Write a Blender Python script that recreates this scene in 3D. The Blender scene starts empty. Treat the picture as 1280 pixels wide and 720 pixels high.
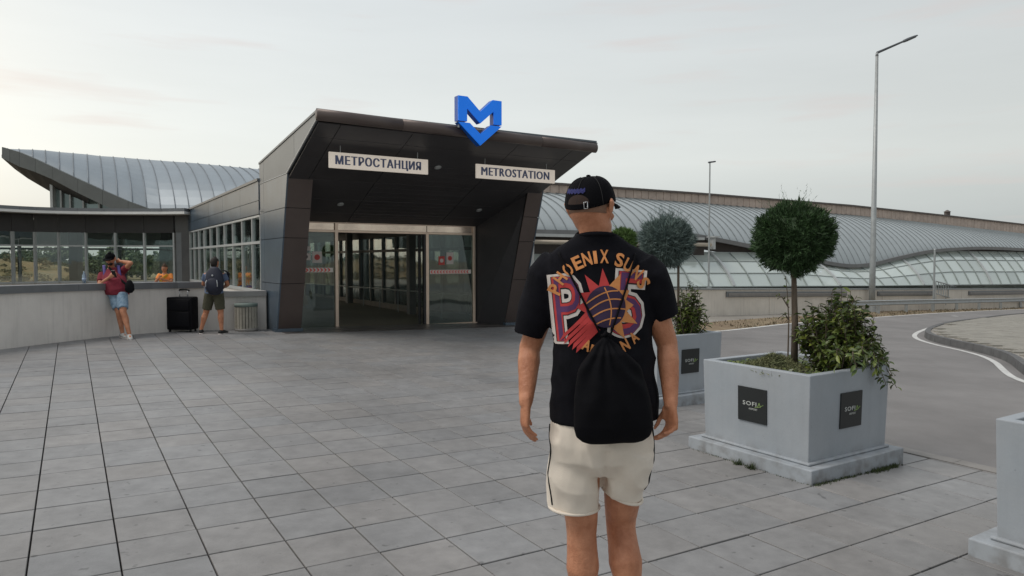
import bpy, bmesh, math, random
from mathutils import Vector, Matrix, noise
from mathutils.bvhtree import BVHTree
random.seed(7)
S = bpy.context.scene
COL = S.collection
PI = math.pi
# ------------------------------------------------------------------ camera
FPX, PITCH, CH = 880.0, 0.040, 1.57
cd = bpy.data.cameras.new('camera'); cam = bpy.data.objects.new('camera', cd); COL.objects.link(cam)
cam.location = (0, 0, CH); cam.rotation_euler = (PI/2-PITCH, 0, 0)
cd.sensor_width = 36; cd.lens = FPX/1280*36; cd.clip_end = 3000; cd.clip_start = 0.05
S.camera = cam
# ------------------------------------------------------------------ world / light
w = bpy.data.worlds.new('World'); S.world = w; w.use_nodes = True
nt = w.node_tree; nt.nodes.clear(); N = nt.nodes.new; L = nt.links.new
out = N('ShaderNodeOutputWorld'); bg = N('ShaderNodeBackground')
sky = N('ShaderNodeTexSky'); sky.sky_type = 'NISHITA'; sky.sun_disc = False
sky.sun_elevation = math.radians(14); sky.sun_rotation = math.radians(-60); sky.dust_density = 3.0; sky.air_density = 1.0
tc = N('ShaderNodeTexCoord'); sep = N('ShaderNodeSeparateXYZ'); L(tc.outputs['Generated'], sep.inputs[0])
# overcast veil: pale grey, a little warmer towards the left of the view and low bands
ramp = N('ShaderNodeValToRGB'); L(sep.outputs['Z'], ramp.inputs[0])
e = ramp.color_ramp.elements
e[0].position = 0.0; e[0].color = (0.40, 0.44, 0.45, 1)
e[1].position = 1.0; e[1].color = (0.50, 0.53, 0.57, 1)
k = ramp.color_ramp.elements.new(0.13); k.color = (0.645, 0.67, 0.65, 1)
k = ramp.color_ramp.elements.new(0.42); k.color = (0.54, 0.57, 0.585, 1)
dotn = N('ShaderNodeVectorMath'); dotn.operation = 'DOT_PRODUCT'; L(tc.outputs['Generated'], dotn.inputs[0]); dotn.inputs[1].default_value = (-0.72, 0.62, 0.25)
mr = N('ShaderNodeMapRange'); L(dotn.outputs['Value'], mr.inputs[0]); mr.inputs[1].default_value = -1; mr.inputs[2].default_value = 1; mr.inputs[3].default_value = 0.62; mr.inputs[4].default_value = 1.13
mp = N('ShaderNodeMapping'); L(tc.outputs['Generated'], mp.inputs[0]); mp.inputs['Scale'].default_value = (1.2, 1.2, 9)
nz = N('ShaderNodeTexNoise'); L(mp.outputs[0], nz.inputs[0]); nz.inputs['Scale'].default_value = 1.6; nz.inputs['Detail'].default_value = 6; nz.inputs['Roughness'].default_value = .55
mr2 = N('ShaderNodeMapRange'); L(nz.outputs[0], mr2.inputs[0]); mr2.inputs[1].default_value = .35; mr2.inputs[2].default_value = .7; mr2.inputs[3].default_value = .965; mr2.inputs[4].default_value = 1.025
mul = N('ShaderNodeMath'); mul.operation = 'MULTIPLY'; L(mr.outputs[0], mul.inputs[0]); L(mr2.outputs[0], mul.inputs[1])
vm = N('ShaderNodeVectorMath'); vm.operation = 'SCALE'; L(ramp.outputs[0], vm.inputs[0]); L(mul.outputs[0], vm.inputs['Scale'])
# faint pink streak clouds near the horizon
mp3 = N('ShaderNodeMapping'); L(tc.outputs['Generated'], mp3.inputs[0]); mp3.inputs['Scale'].default_value = (2.2, 2.2, 22); mp3.inputs['Location'].default_value = (.35, .1, 0)
nz3 = N('ShaderNodeTexNoise'); L(mp3.outputs[0], nz3.inputs[0]); nz3.inputs['Scale'].default_value = 1.9; nz3.inputs['Detail'].default_value = 5
mr3 = N('ShaderNodeMapRange'); L(nz3.outputs[0], mr3.inputs[0]); mr3.inputs[1].default_value = .56; mr3.inputs[2].default_value = .75; mr3.inputs[4].default_value = .42
mx = N('ShaderNodeMix'); mx.data_type = 'RGBA'; L(mr3.outputs[0], mx.inputs[0]); L(vm.outputs[0], mx.inputs[6]); mx.inputs[7].default_value = (0.60, 0.515, 0.49, 1)
sc = N('ShaderNodeVectorMath'); sc.operation = 'SCALE'; L(sky.outputs[0], sc.inputs[0]); sc.inputs['Scale'].default_value = 0.012
ad = N('ShaderNodeVectorMath'); ad.operation = 'ADD'; L(mx.outputs[2], ad.inputs[0]); L(sc.outputs[0], ad.inputs[1])
L(ad.outputs[0], bg.inputs[0]); bg.inputs[1].default_value = 0.96
L(bg.outputs[0], out.inputs[0])
sd = bpy.data.lights.new('sun', 'SUN'); sun = bpy.data.objects.new('sun', sd); COL.objects.link(sun)
sd.energy = 1.3; sd.angle = math.radians(26); sd.color = (1.0, .93, .85)
sun.rotation_euler = Vector((0.62, 0.20, -1.0)).to_track_quat('-Z', 'Y').to_euler()
S.view_settings.view_transform = 'Standard'; S.view_settings.look = 'None'; S.view_settings.exposure = 0.22; S.view_settings.gamma = 1
S.render.resolution_x = 1024; S.render.resolution_y = 576

# ------------------------------------------------------------------ survey helpers (photo pixel -> world point)
GX, GY = -.025, -.006                      # the forecourt falls gently to the right
def gz(x, y): return GX*max(-14, min(x, 45)) + GY*max(-12, min(y, 60))
def ray(px, py):
    x = (px-640)/FPX; y = (360-py)/FPX
    return x, math.cos(PITCH)+y*math.sin(PITCH), -math.sin(PITCH)+y*math.cos(PITCH)
def G(px, py, h=0.):
    x, y, z = ray(px, py); t = (CH-h)/(GX*x+GY*y-z); return Vector((x*t, y*t, CH+z*t))
def Pt(px, py, Y):
    x, y, z = ray(px, py); t = Y/y; return Vector((x*t, Y, CH+z*t))
YAW = .5590
A = Vector((-math.sin(YAW), math.cos(YAW), 0)); B = Vector((math.cos(YAW), math.sin(YAW), 0)); UP = Vector((0, 0, 1))
F0 = Vector((-5.020, 14.926, 0))
def E(a, b, z): return F0+A*a+B*b+UP*z
def ab(x, y):
    d = Vector((x, y, 0))-F0; return d.dot(A), d.dot(B)

# ------------------------------------------------------------------ object helpers
def obj(name, me, mat=None, parent=None, smooth=False, loc=None):
    if isinstance(me, bmesh.types.BMesh):
        bm = me; me = bpy.data.meshes.new(name); bm.to_mesh(me); bm.free()
    o = bpy.data.objects.new(name, me); COL.objects.link(o)
    if mat and me and not me.materials: me.materials.append(mat)
    if smooth: me.polygons.foreach_set('use_smooth', [True]*len(me.polygons))
    if parent: o.parent = parent
    if loc: o.location = loc
    return o
def tag(o, label, cat, group=None):
    o['label'] = label; o['category'] = cat
    if group: o['group'] = group
    return o
def thing(name, label, cat, loc=(0, 0, 0), group=None, rz=0):
    o = bpy.data.objects.new(name, None); COL.objects.link(o); o.location = loc; o.rotation_euler = (0, 0, rz); o.empty_display_size = .2
    return tag(o, label, cat, group)
def reparent(o, p):
    """keep world placement when parent sits off the origin (parents are translated / turned only)"""
    o.parent = p
    o.matrix_parent_inverse = (Matrix.Translation(p.location) @ p.rotation_euler.to_matrix().to_4x4()).inverted()
    return o
def wobj(name, me, mat, root, smooth=False):
    return reparent(obj(name, me, mat, None, smooth), root)
def struct(o): o['kind'] = 'structure'; return o
def stuff(o): o['kind'] = 'stuff'; return o
def copy_tree(o, parent=None):
    c = o.copy(); COL.objects.link(c)
    if parent: c.parent = parent
    for ch in o.children: copy_tree(ch, c)
    return c
def bev(o, wd=.01, seg=2):
    m = o.modifiers.new('bevel', 'BEVEL'); m.width = wd; m.segments = seg; m.limit_method = 'ANGLE'; m.angle_limit = .6
    return o
def bm_(): return bmesh.new()
def hexa(bm, c8):
    v = [bm.verts.new(c) for c in c8]
    for f in ((0,3,2,1),(4,5,6,7),(0,1,5,4),(1,2,6,5),(2,3,7,6),(3,0,4,7)): bm.faces.new([v[i] for i in f])
def box(bm, x0, x1, y0, y1, z0, z1, T=None):
    c = [Vector(p) for p in ((x0,y0,z0),(x1,y0,z0),(x1,y1,z0),(x0,y1,z0),(x0,y0,z1),(x1,y0,z1),(x1,y1,z1),(x0,y1,z1))]
    if T: c = [T(p) for p in c]
    hexa(bm, c)
def ebox(bm, a0, a1, b0, b1, z0, z1):
    box(bm, b0, b1, a0, a1, z0, z1, lambda p: E(p.y, p.x, p.z))
def slab(bm, pts, off):
    """closed plate: polygon pts and the same polygon moved by off"""
    n = len(pts); v = [bm.verts.new(p) for p in pts]; u = [bm.verts.new(p+off) for p in pts]
    bm.faces.new(v); bm.faces.new(u[::-1])
    for i in range(n): bm.faces.new((v[i], u[i], u[(i+1) % n], v[(i+1) % n]))
def fixn(bm): bmesh.ops.recalc_face_normals(bm, faces=bm.faces); return bm
def loft(bm, pts, rad, side=Vector((1, 0, 0)), seg=12, cap=True, round_=True, tang=None):
    """elliptical tube through pts, rad = [(r_side, r_other)] or floats"""
    pts = [Vector(p) for p in pts]; rad = [(r, r) if not isinstance(r, (tuple, list)) else r for r in rad]
    n = len(pts); rings = []
    P, R, T = [], [], []
    for i in range(n):
        t = (pts[min(i+1, n-1)]-pts[max(i-1, 0)]).normalized()
        if tang: t = Vector(tang)
        T.append(t); P.append(pts[i]); R.append(rad[i])
    if cap and round_:
        r0 = min(R[0]); r1 = min(R[-1])
        P = [P[0]-T[0]*r0*.85, P[0]-T[0]*r0*.5]+P+[P[-1]+T[-1]*r1*.5, P[-1]+T[-1]*r1*.85]
        R = [tuple(x*.45 for x in R[0]), tuple(x*.85 for x in R[0])]+R+[tuple(x*.85 for x in R[-1]), tuple(x*.45 for x in R[-1])]
        T = [T[0], T[0]]+T+[T[-1], T[-1]]
    for p, r, t in zip(P, R, T):
        s = side-t*side.dot(t)
        if s.length < 1e-4: s = t.orthogonal()
        s.normalize(); q = t.cross(s)
        rings.append([bm.verts.new(p+s*math.cos(a)*r[0]+q*math.sin(a)*r[1]) for a in (2*PI*k/seg for k in range(seg))])
    for a, b in zip(rings, rings[1:]):
        for k in range(seg): bm.faces.new((a[k], a[(k+1) % seg], b[(k+1) % seg], b[k]))
    if cap: bm.faces.new(rings[0][::-1]); bm.faces.new(rings[-1])
    return rings
def tube(bm, pts, r, seg=8):
    rr = r if isinstance(r, (list, tuple)) else [r]*len(pts)
    return loft(bm, pts, list(rr), side=Vector((.3, .9, .1)), seg=seg, round_=False)
def ball(bm, c, r, seg=12, rings=8, T=None):
    ret = bmesh.ops.create_uvsphere(bm, u_segments=seg, v_segments=rings, radius=1)
    rr = (r, r, r) if not isinstance(r, (tuple, list)) else r
    for v in ret['verts']:
        q = Vector((v.co.x*rr[0], v.co.y*rr[1], v.co.z*rr[2]))
        if T: q = T @ q
        v.co = Vector(c)+q
def clip2(poly, nx, ny, d):
    """keep nx*x+ny*y <= d"""
    o = []
    for i in range(len(poly)):
        p, q = poly[i], poly[(i+1) % len(poly)]
        fp, fq = nx*p[0]+ny*p[1]-d, nx*q[0]+ny*q[1]-d
        if fp <= 0: o.append(p)
        if fp*fq < 0:
            t = fp/(fp-fq); o.append((p[0]+(q[0]-p[0])*t, p[1]+(q[1]-p[1])*t))
    return o
def area2(p): return abs(sum(p[i][0]*p[(i+1) % len(p)][1]-p[(i+1) % len(p)][0]*p[i][1] for i in range(len(p))))/2 if len(p) > 2 else 0
def cell(poly, x0, x1, y0, y1, g=0):
    for n in ((-1, 0, -x0-g), (1, 0, x1-g), (0, -1, -y0-g), (0, 1, y1-g)):
        if len(poly) > 2: poly = clip2(poly, *n)
    return poly if len(poly) > 2 and area2(poly) > 1e-4 else None
def interp(tab, x):
    if x <= tab[0][0]: return tab[0][1]
    for (a, u), (b, v) in zip(tab, tab[1:]):
        if x <= b:
            t = (x-a)/(b-a); return u+(v-u)*t
    return tab[-1][1]
def smooth_interp(tab, x):
    """cosine-free Catmull-Rom through table"""
    n = len(tab)
    if x <= tab[0][0]: return tab[0][1]
    if x >= tab[-1][0]: return tab[-1][1]
    for i in range(n-1):
        if x <= tab[i+1][0]:
            x0, y0 = tab[i]; x1, y1 = tab[i+1]
            m0 = (y1-tab[max(i-1, 0)][1])/(x1-tab[max(i-1, 0)][0]); m1 = (tab[min(i+2, n-1)][1]-y0)/(tab[min(i+2, n-1)][0]-x0)
            h = x1-x0; t = (x-x0)/h
            return (2*t**3-3*t*t+1)*y0+(t**3-2*t*t+t)*h*m0+(-2*t**3+3*t*t)*y1+(t**3-t*t)*h*m1

# ------------------------------------------------------------------ materials
MATS = {}
def M(name, col, rough=.6, var=.12, scale=3, bump=0, bscale=60, metal=0, rnd=0, isl=0, col2=None, spec=.5, detail=6, coat=0, sheen=0, stretch=None, tint=None):
    if name in MATS: return MATS[name]
    m = bpy.data.materials.new(name); m.use_nodes = True; MATS[name] = m
    t = m.node_tree; n = t.nodes; l = t.links; p = n['Principled BSDF']
    tc = n.new('ShaderNodeTexCoord'); src = tc.outputs['Object']
    if stretch:
        mp = n.new('ShaderNodeMapping'); l.new(src, mp.inputs[0]); mp.inputs['Scale'].default_value = stretch; src = mp.outputs[0]
    no = n.new('ShaderNodeTexNoise'); l.new(src, no.inputs[0]); no.inputs['Scale'].default_value = scale; no.inputs['Detail'].default_value = detail; no.inputs['Roughness'].default_value = .62
    if rnd: # every copy its own patch of the noise
        oi = n.new('ShaderNodeObjectInfo'); no.noise_dimensions = '4D'
        mm = n.new('ShaderNodeMath'); mm.operation = 'MULTIPLY'; l.new(oi.outputs['Random'], mm.inputs[0]); mm.inputs[1].default_value = 37; l.new(mm.outputs[0], no.inputs['W'])
    c = Vector(col); c2 = Vector(col2) if col2 else c*(1+var)
    mr = n.new('ShaderNodeMapRange'); l.new(no.outputs[0], mr.inputs[0]); mr.inputs[1].default_value = .3; mr.inputs[2].default_value = .7
    mx = n.new('ShaderNodeMix'); mx.data_type = 'RGBA'; l.new(mr.outputs[0], mx.inputs[0])
    lo = c if col2 else c*(1-var)
    mx.inputs[6].default_value = (*lo, 1); mx.inputs[7].default_value = (*c2, 1)
    outc = mx.outputs[2]
    for val, kind in ((rnd, 'o'), (isl, 'i')):
        if val:
            if kind == 'o': r = n.new('ShaderNodeObjectInfo').outputs['Random']
            else: r = n.new('ShaderNodeNewGeometry').outputs['Random Per Island']
            a = n.new('ShaderNodeMapRange'); l.new(r, a.inputs[0]); a.inputs[3].default_value = 1-val; a.inputs[4].default_value = 1+val
            s = n.new('ShaderNodeVectorMath'); s.operation = 'SCALE'; l.new(outc, s.inputs[0]); l.new(a.outputs[0], s.inputs['Scale']); outc = s.outputs[0]
            if tint:
                wn = n.new('ShaderNodeTexWhiteNoise'); wn.noise_dimensions = '1D'; l.new(r, wn.inputs['W'])
                m2 = n.new('ShaderNodeMix'); m2.data_type = 'RGBA'; m2.blend_type = 'MULTIPLY'; l.new(wn.outputs['Value'], m2.inputs[0]); l.new(outc, m2.inputs[6]); m2.inputs[7].default_value = (*tint, 1); outc = m2.outputs[2]
    l.new(outc, p.inputs['Base Color'])
    p.inputs['Roughness'].default_value = rough; p.inputs['Metallic'].default_value = metal; p.inputs['Specular IOR Level'].default_value = spec
    if coat: p.inputs['Coat Weight'].default_value = coat; p.inputs['Coat Roughness'].default_value = .25
    if sheen: p.inputs['Sheen Weight'].default_value = sheen
    if bump:
        b2 = n.new('ShaderNodeTexNoise'); l.new(src, b2.inputs[0]); b2.inputs['Scale'].default_value = bscale; b2.inputs['Detail'].default_value = 4
        bp = n.new('ShaderNodeBump'); bp.inputs['Strength'].default_value = bump; bp.inputs['Distance'].default_value = .01
        l.new(b2.outputs[0], bp.inputs['Height']); l.new(bp.outputs[0], p.inputs['Normal'])
    return m
def glass(name, tint, refl=.12, trans=.85, rough=.02, body=(.1, .13, .12)):
    if name in MATS: return MATS[name]
    m = bpy.data.materials.new(name); m.use_nodes = True; MATS[name] = m
    t = m.node_tree; n = t.nodes; l = t.links; n.clear()
    o = n.new('ShaderNodeOutputMaterial'); tr = n.new('ShaderNodeBsdfTransparent'); tr.inputs[0].default_value = (*tint, 1)
    df = n.new('ShaderNodeBsdfDiffuse'); oi = n.new('ShaderNodeObjectInfo'); vr = n.new('ShaderNodeMapRange'); vr.inputs[3].default_value = .78; vr.inputs[4].default_value = 1.08; l.new(oi.outputs['Random'], vr.inputs[0]); vs = n.new('ShaderNodeVectorMath'); vs.operation = 'SCALE'; vs.inputs[0].default_value = body; l.new(vr.outputs[0], vs.inputs['Scale']); l.new(vs.outputs[0], df.inputs[0])
    gl = n.new('ShaderNodeBsdfGlossy'); gl.inputs['Roughness'].default_value = rough; gl.inputs[0].default_value = (.9, .95, .95, 1)
    tc = n.new('ShaderNodeTexCoord'); no = n.new('ShaderNodeTexNoise'); no.inputs['Scale'].default_value = .9; l.new(tc.outputs['Object'], no.inputs[0])
    bp = n.new('ShaderNodeBump'); bp.inputs['Strength'].default_value = .05; bp.inputs['Distance'].default_value = .1; l.new(no.outputs[0], bp.inputs['Height']); l.new(bp.outputs[0], gl.inputs['Normal'])
    m1 = n.new('ShaderNodeMixShader'); m1.inputs[0].default_value = trans; l.new(df.outputs[0], m1.inputs[1]); l.new(tr.outputs[0], m1.inputs[2])
    lw = n.new('ShaderNodeLayerWeight'); lw.inputs[0].default_value = .35
    mr = n.new('ShaderNodeMapRange'); l.new(lw.outputs['Fresnel'], mr.inputs[0]); mr.inputs[3].default_value = refl; mr.inputs[4].default_value = .9
    m2 = n.new('ShaderNodeMixShader'); l.new(mr.outputs[0], m2.inputs[0]); l.new(m1.outputs[0], m2.inputs[1]); l.new(gl.outputs[0], m2.inputs[2])
    l.new(m2.outputs[0], o.inputs[0]); return m
TILE = dict(rough=.5, var=.15, scale=8, bump=.16, bscale=90, detail=8, spec=.4, tint=(.95, .99, 1.03))
m_tile = M('tile_concrete', (.270, .260, .253), rnd=.05, **TILE)
m_tile2 = M('tile_concrete_far', (.270, .260, .253), isl=.05, **TILE)
def dirt(m, spots=True, big=(.35, .80, 1.10), sp=14, sth=(.735, .79), sdark=.55, vert=0):
    """world-anchored grime: broad worn patches, small dark spots, optional streaks and splashes"""
    t = m.node_tree; n = t.nodes; l = t.links; p = n['Principled BSDF']; lk = p.inputs['Base Color'].links[0]; c = lk.from_socket
    g = n.new('ShaderNodeNewGeometry'); no = n.new('ShaderNodeTexNoise'); no.inputs['Scale'].default_value = big[0]; no.inputs['Detail'].default_value = 7; no.inputs['Roughness'].default_value = .65
    l.new(g.outputs['Position'], no.inputs[0]); a = n.new('ShaderNodeMapRange'); a.inputs[1].default_value = .33; a.inputs[2].default_value = .67; a.inputs[3].default_value = big[1]; a.inputs[4].default_value = big[2]; l.new(no.outputs[0], a.inputs[0])
    f = a.outputs[0]
    if spots:
        n2 = n.new('ShaderNodeTexNoise'); n2.inputs['Scale'].default_value = sp; n2.inputs['Detail'].default_value = 1.5; l.new(g.outputs['Position'], n2.inputs[0])
        b = n.new('ShaderNodeMapRange'); b.inputs[1].default_value = sth[0]; b.inputs[2].default_value = sth[1]; b.inputs[3].default_value = 1; b.inputs[4].default_value = sdark; l.new(n2.outputs[0], b.inputs[0])
        q = n.new('ShaderNodeMath'); q.operation = 'MULTIPLY'; l.new(f, q.inputs[0]); l.new(b.outputs[0], q.inputs[1]); f = q.outputs[0]
    if vert:
        mp = n.new('ShaderNodeMapping'); mp.inputs['Scale'].default_value = (1, 1, .07); l.new(g.outputs['Position'], mp.inputs[0])
        n3 = n.new('ShaderNodeTexNoise'); n3.inputs['Scale'].default_value = 16; n3.inputs['Detail'].default_value = 4; l.new(mp.outputs[0], n3.inputs[0])
        b = n.new('ShaderNodeMapRange'); b.inputs[1].default_value = .50; b.inputs[2].default_value = .75; b.inputs[3].default_value = 1; b.inputs[4].default_value = 1-vert; l.new(n3.outputs[0], b.inputs[0])
        q = n.new('ShaderNodeMath'); q.operation = 'MULTIPLY'; l.new(f, q.inputs[0]); l.new(b.outputs[0], q.inputs[1]); f = q.outputs[0]
    s_ = n.new('ShaderNodeVectorMath'); s_.operation = 'SCALE'; l.new(c, s_.inputs[0]); l.new(f, s_.inputs['Scale']); l.new(s_.outputs[0], p.inputs['Base Color'])
for q_ in (m_tile, m_tile2): dirt(q_, True, (.45, .76, 1.12), 15, (.70, .76), .62)
m_joint = M('joint_dirt', (.032, .029, .027), .95, .3, 8)
m_asph = M('asphalt', (.235, .225, .22), .85, .10, 1.2, .5, 220)
m_kerbl = M('kerb_light_concrete', (.27, .255, .24), .85, .12, 6, .2, 90)
m_kerb = M('kerb_dark_concrete', (.13, .13, .13), .85, .2, 5, .3, 60)
m_white = M('white_road_paint', (.62, .62, .60), .8, .18, 9)
m_ground = M('dry_ground', (.23, .20, .16), .95, .3, .5, .3, 20, col2=(.30, .26, .20))
m_verge = M('dry_verge', (.20, .14, .09), .95, .3, 1.5, .6, 30, col2=(.30, .24, .15))
m_pave = M('beige_pavement', (.30, .28, .25), .9, .12, 1, .2, 60)
m_stucco = M('rendered_wall', (.68, .64, .60), .9, .10, .9, .25, 60, stretch=(1, 1, .6), col2=(.80, .76, .71))
m_twall = M('terminal_wall', (.72, .66, .58), .9, .08, .9, .2, 60, col2=(.80, .74, .66))
m_cap = M('coping_metal', (.20, .21, .22), .45, .08, 4, metal=.5)
m_clad = M('anthracite_sky_tint', (.072, .104, .140), .30, .12, 1.5, 0, metal=.1, rnd=.08, spec=.8)  # anthracite metal with the blue sky reflection put into its colour
m_cladf = M('anthracite_ground_tint', (.115, .090, .082), .4, .12, 1.5, 0, metal=.3, rnd=.06)  # same metal, brownish ground reflection put into the colour
m_cladl = M('anthracite_sky_lightened', (.15, .17, .19), .4, .10, 1.2, 0, metal=.4, rnd=.05)  # same metal again, sky light on it put into a lighter colour
m_soff = M('soffit_panel', (.055, .053, .056), .45, .12, 2, rnd=.06)
m_dark = M('dark_backing', (.012, .012, .013), .8, .2, 5)
m_roofm = M('zinc_roof', (.39, .43, .44), .50, .06, .8, 0, metal=.15, rnd=.04)
m_roofh = M('hall_zinc_roof', (.29, .335, .37), .45, .07, .8, 0, metal=.2, rnd=.05)
m_seamh = M('hall_zinc_seam', (.16, .18, .20), .5, .08, 2, metal=.4)
m_seam = M('zinc_seam', (.24, .265, .275), .5, .08, 2, metal=.4)
m_beam = M('brown_beam_cladding', (.56, .45, .38), .7, .15, 3, isl=.08)
m_cop = M('dark_coping', (.12, .10, .09), .6, .15, 3)
m_alu = M('white_aluminium', (.52, .54, .54), .4, .06, 5, metal=.2)
m_champ = M('champagne_frame', (.78, .62, .50), .30, .08, 5, metal=.6)
m_dframe = M('dark_frame', (.03, .03, .032), .45, .15, 5)
m_cream = M('cream_pipe', (.52, .45, .36), .6, .1, 5)
m_glass = glass('clear_glass', (.86, .92, .90), .07, .95)
m_gback = glass('rear_glass', (.8, .86, .86), .03, .96)
m_door = glass('door_glass', (.62, .70, .66), .07, .95)
m_sky = glass('skylight_glass', (.55, .66, .62), .16, .18, .08, (.74, .82, .77))  # pale diffuse body paints in the sky reflected by the panes
m_blue = M('blue_sign_enamel', (.006, .24, .95), .45, .04, 3)
m_bdark = M('blue_sign_side', (.004, .09, .45), .4, .06, 3)
m_signw = M('sign_board_cream', (.85, .76, .66), .6, .04, 3)
m_signt = M('sign_letter_grey_blue', (.13, .155, .27), .6, .05, 3)
m_plant = M('painted_planter', (.34, .375, .41), .6, .06, 1.6, .10, 45, col2=(.385, .41, .435))
m_badge = M('badge_black', (.014, .017, .018), .4, .1, 6)
m_lett = M('badge_silver_letter', (.5, .52, .5), .4, .05, 6)
m_lettg = M('badge_green_letter', (.25, .36, .12), .4, .05, 6)
m_soil = M('soil', (.05, .04, .03), .95, .4, 12, .8, 40)
m_bark = M('bark', (.13, .10, .075), .9, .3, 14, .6, 60, stretch=(1, 1, .25))
m_con = M('conifer_green', (.028, .062, .020), .7, .25, 9, isl=.45, col2=(.038, .085, .024))
m_conb = M('conifer_blue', (.11, .155, .15), .7, .2, 9, isl=.35, col2=(.18, .235, .21))
m_conl = M('conifer_light', (.07, .13, .03), .7, .2, 9, isl=.35, col2=(.12, .20, .05))
m_leaf = M('laurel_leaf', (.036, .072, .022), .38, .2, 8, isl=.5, col2=(.13, .18, .05), tint=(1.35, 1.1, .65))
dirt(m_twall, False, (.8, .86, 1.05), vert=.12); dirt(m_asph, False, (.5, .82, 1.10)); dirt(m_stucco, False, (.8, .88, 1.06), vert=.12); dirt(m_plant, True, (1.6, .92, 1.05), 34, (.72, .80), .8, vert=.05); dirt(m_pave, True); dirt(m_clad, False, (1.2, .8, 1.2), vert=.2)
def splash(m, h_=.22):
    """soil splashed on the lowest part of a painted box, with an uneven upper edge"""
    t = m.node_tree; n = t.nodes; l = t.links; p = n['Principled BSDF']; c = p.inputs['Base Color'].links[0].from_socket
    tc = n.new('ShaderNodeTexCoord'); sp = n.new('ShaderNodeSeparateXYZ'); l.new(tc.outputs['Object'], sp.inputs[0])
    no = n.new('ShaderNodeTexNoise'); no.inputs['Scale'].default_value = 11; no.inputs['Detail'].default_value = 6; l.new(tc.outputs['Object'], no.inputs[0])
    a = n.new('ShaderNodeMapRange'); a.inputs[1].default_value = 0; a.inputs[2].default_value = h_; a.inputs[3].default_value = .62; a.inputs[4].default_value = 0; l.new(sp.outputs['Z'], a.inputs[0])
    b = n.new('ShaderNodeMapRange'); b.inputs[1].default_value = .42; b.inputs[2].default_value = .66; l.new(no.outputs[0], b.inputs[0])
    q = n.new('ShaderNodeMath'); q.operation = 'MULTIPLY'; l.new(a.outputs[0], q.inputs[0]); l.new(b.outputs[0], q.inputs[1])
    mx = n.new('ShaderNodeMix'); mx.data_type = 'RGBA'; l.new(q.outputs[0], mx.inputs[0]); l.new(c, mx.inputs[6]); mx.inputs[7].default_value = (.12, .10, .08, 1); l.new(mx.outputs[2], p.inputs['Base Color'])
splash(m_plant)
m_low = M('low_shrub', (.10, .12, .05), .8, .2, 8, isl=.4, col2=(.17, .17, .08))
m_weed = M('weed', (.05, .07, .025), .8, .3, 9, isl=.4)
m_treef = M('far_tree_leaf', (.075, .105, .05), .8, .2, 2, isl=.4, col2=(.15, .17, .075))
m_steel = M('galvanised_steel', (.38, .40, .40), .5, .12, 6, metal=.35)
m_lamp = M('lamp_head_grey', (.10, .11, .12), .5, .1, 6, metal=.3)
m_skin = M('skin', (.38, .148, .075), .46, .10, 11, .3, 150, col2=(.62, .29, .17), spec=.35)
m_fab = M('black_cotton', (.0075, .0075, .0105), .9, .25, 20, .25, 420, spec=.12)
m_nyl = M('black_nylon', (.0042, .0042, .0058), .8, .2, 12, .12, 300, spec=.12)
m_cream_s = M('cream_jersey', (.78, .70, .60), .9, .06, 8, .25, 380, sheen=.1)
m_pip = M('black_piping', (.01, .01, .01), .8, .1, 5)
m_cap2 = M('black_cap_twill', (.0045, .0045, .006), .9, .2, 10, .3, 350, spec=.1)
m_navy = M('blue_embroidery', (.008, .012, .12), .7, .2, 60, .5, 200)
m_hairb = M('brown_hair', (.09, .055, .035), .8, .3, 60, .4, 200)
m_hair = M('dark_hair', (.02, .014, .011), .7, .3, 30, .4, 90)
m_or = M('print_orange', (.62, .25, .08), .8, .1, 30); m_red = M('print_red', (.50, .045, .045), .8, .1, 30)
m_pur = M('print_purple', (.10, .035, .12), .8, .1, 30); m_wh = M('print_white', (.66, .60, .56), .8, .08, 30)
m_dpur = M('print_ball_purple', (.035, .018, .055), .8, .1, 30)
m_maroon = M('maroon_cotton', (.19, .016, .032), .9, .15, 12, .3, 200)
m_denim = M('denim', (.12, .21, .32), .9, .2, 18, .3, 200, col2=(.34, .46, .56))
m_olive = M('olive_cotton', (.075, .072, .045), .9, .12, 14)
m_bluesh = M('blue_grey_cotton', (.11, .15, .24), .9, .12, 14)
m_navyp = M('navy_nylon', (.014, .017, .035), .6, .2, 14, .2, 100)
m_shoe = M('white_trainer', (.52, .52, .50), .6, .1, 20)
m_shoed = M('dark_trainer', (.02, .02, .02), .7, .2, 20)
m_suit = M('black_suitcase_fabric', (.007, .007, .009), .8, .2, 12, .3, 200, spec=.15)
m_silver = M('silver_tube', (.55, .56, .57), .3, .05, 5, metal=.8)
m_binw = M('bin_slat', (.34, .32, .27), .8, .2, 8, .3, 50, rnd=.18)
m_bing = M('bin_green_rim', (.17, .22, .20), .6, .1, 6)
m_red2 = M('sticker_red', (.55, .06, .05), .5, .05, 5); m_stw = M('sticker_white', (.66, .60, .56), .5, .05, 5)
m_stw2 = M('tape_white', (.85, .80, .74), .5, .03, 5); m_redt = M('tape_red', (.80, .07, .05), .5, .04, 5)
m_floor = M('interior_floor', (.34, .32, .30), .35, .15, 2)
m_orgarm = M('orange_jersey', (.95, .33, .08), .9, .1, 10); m_yel = M('yellow_cloth', (.75, .45, .05), .8, .1, 10)
m_palestrip = M('pale_strip_translucent', (.72, .72, .69), .9, .10, 3, rnd=.15, stretch=(1, 1, .3))
t_ = m_palestrip.node_tree; mo_ = t_.nodes['Material Output']; tr_ = t_.nodes.new('ShaderNodeBsdfTranslucent'); tr_.inputs[0].default_value = (.80, .80, .77, 1); mi_ = t_.nodes.new('ShaderNodeMixShader'); mi_.inputs[0].default_value = .6
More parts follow.
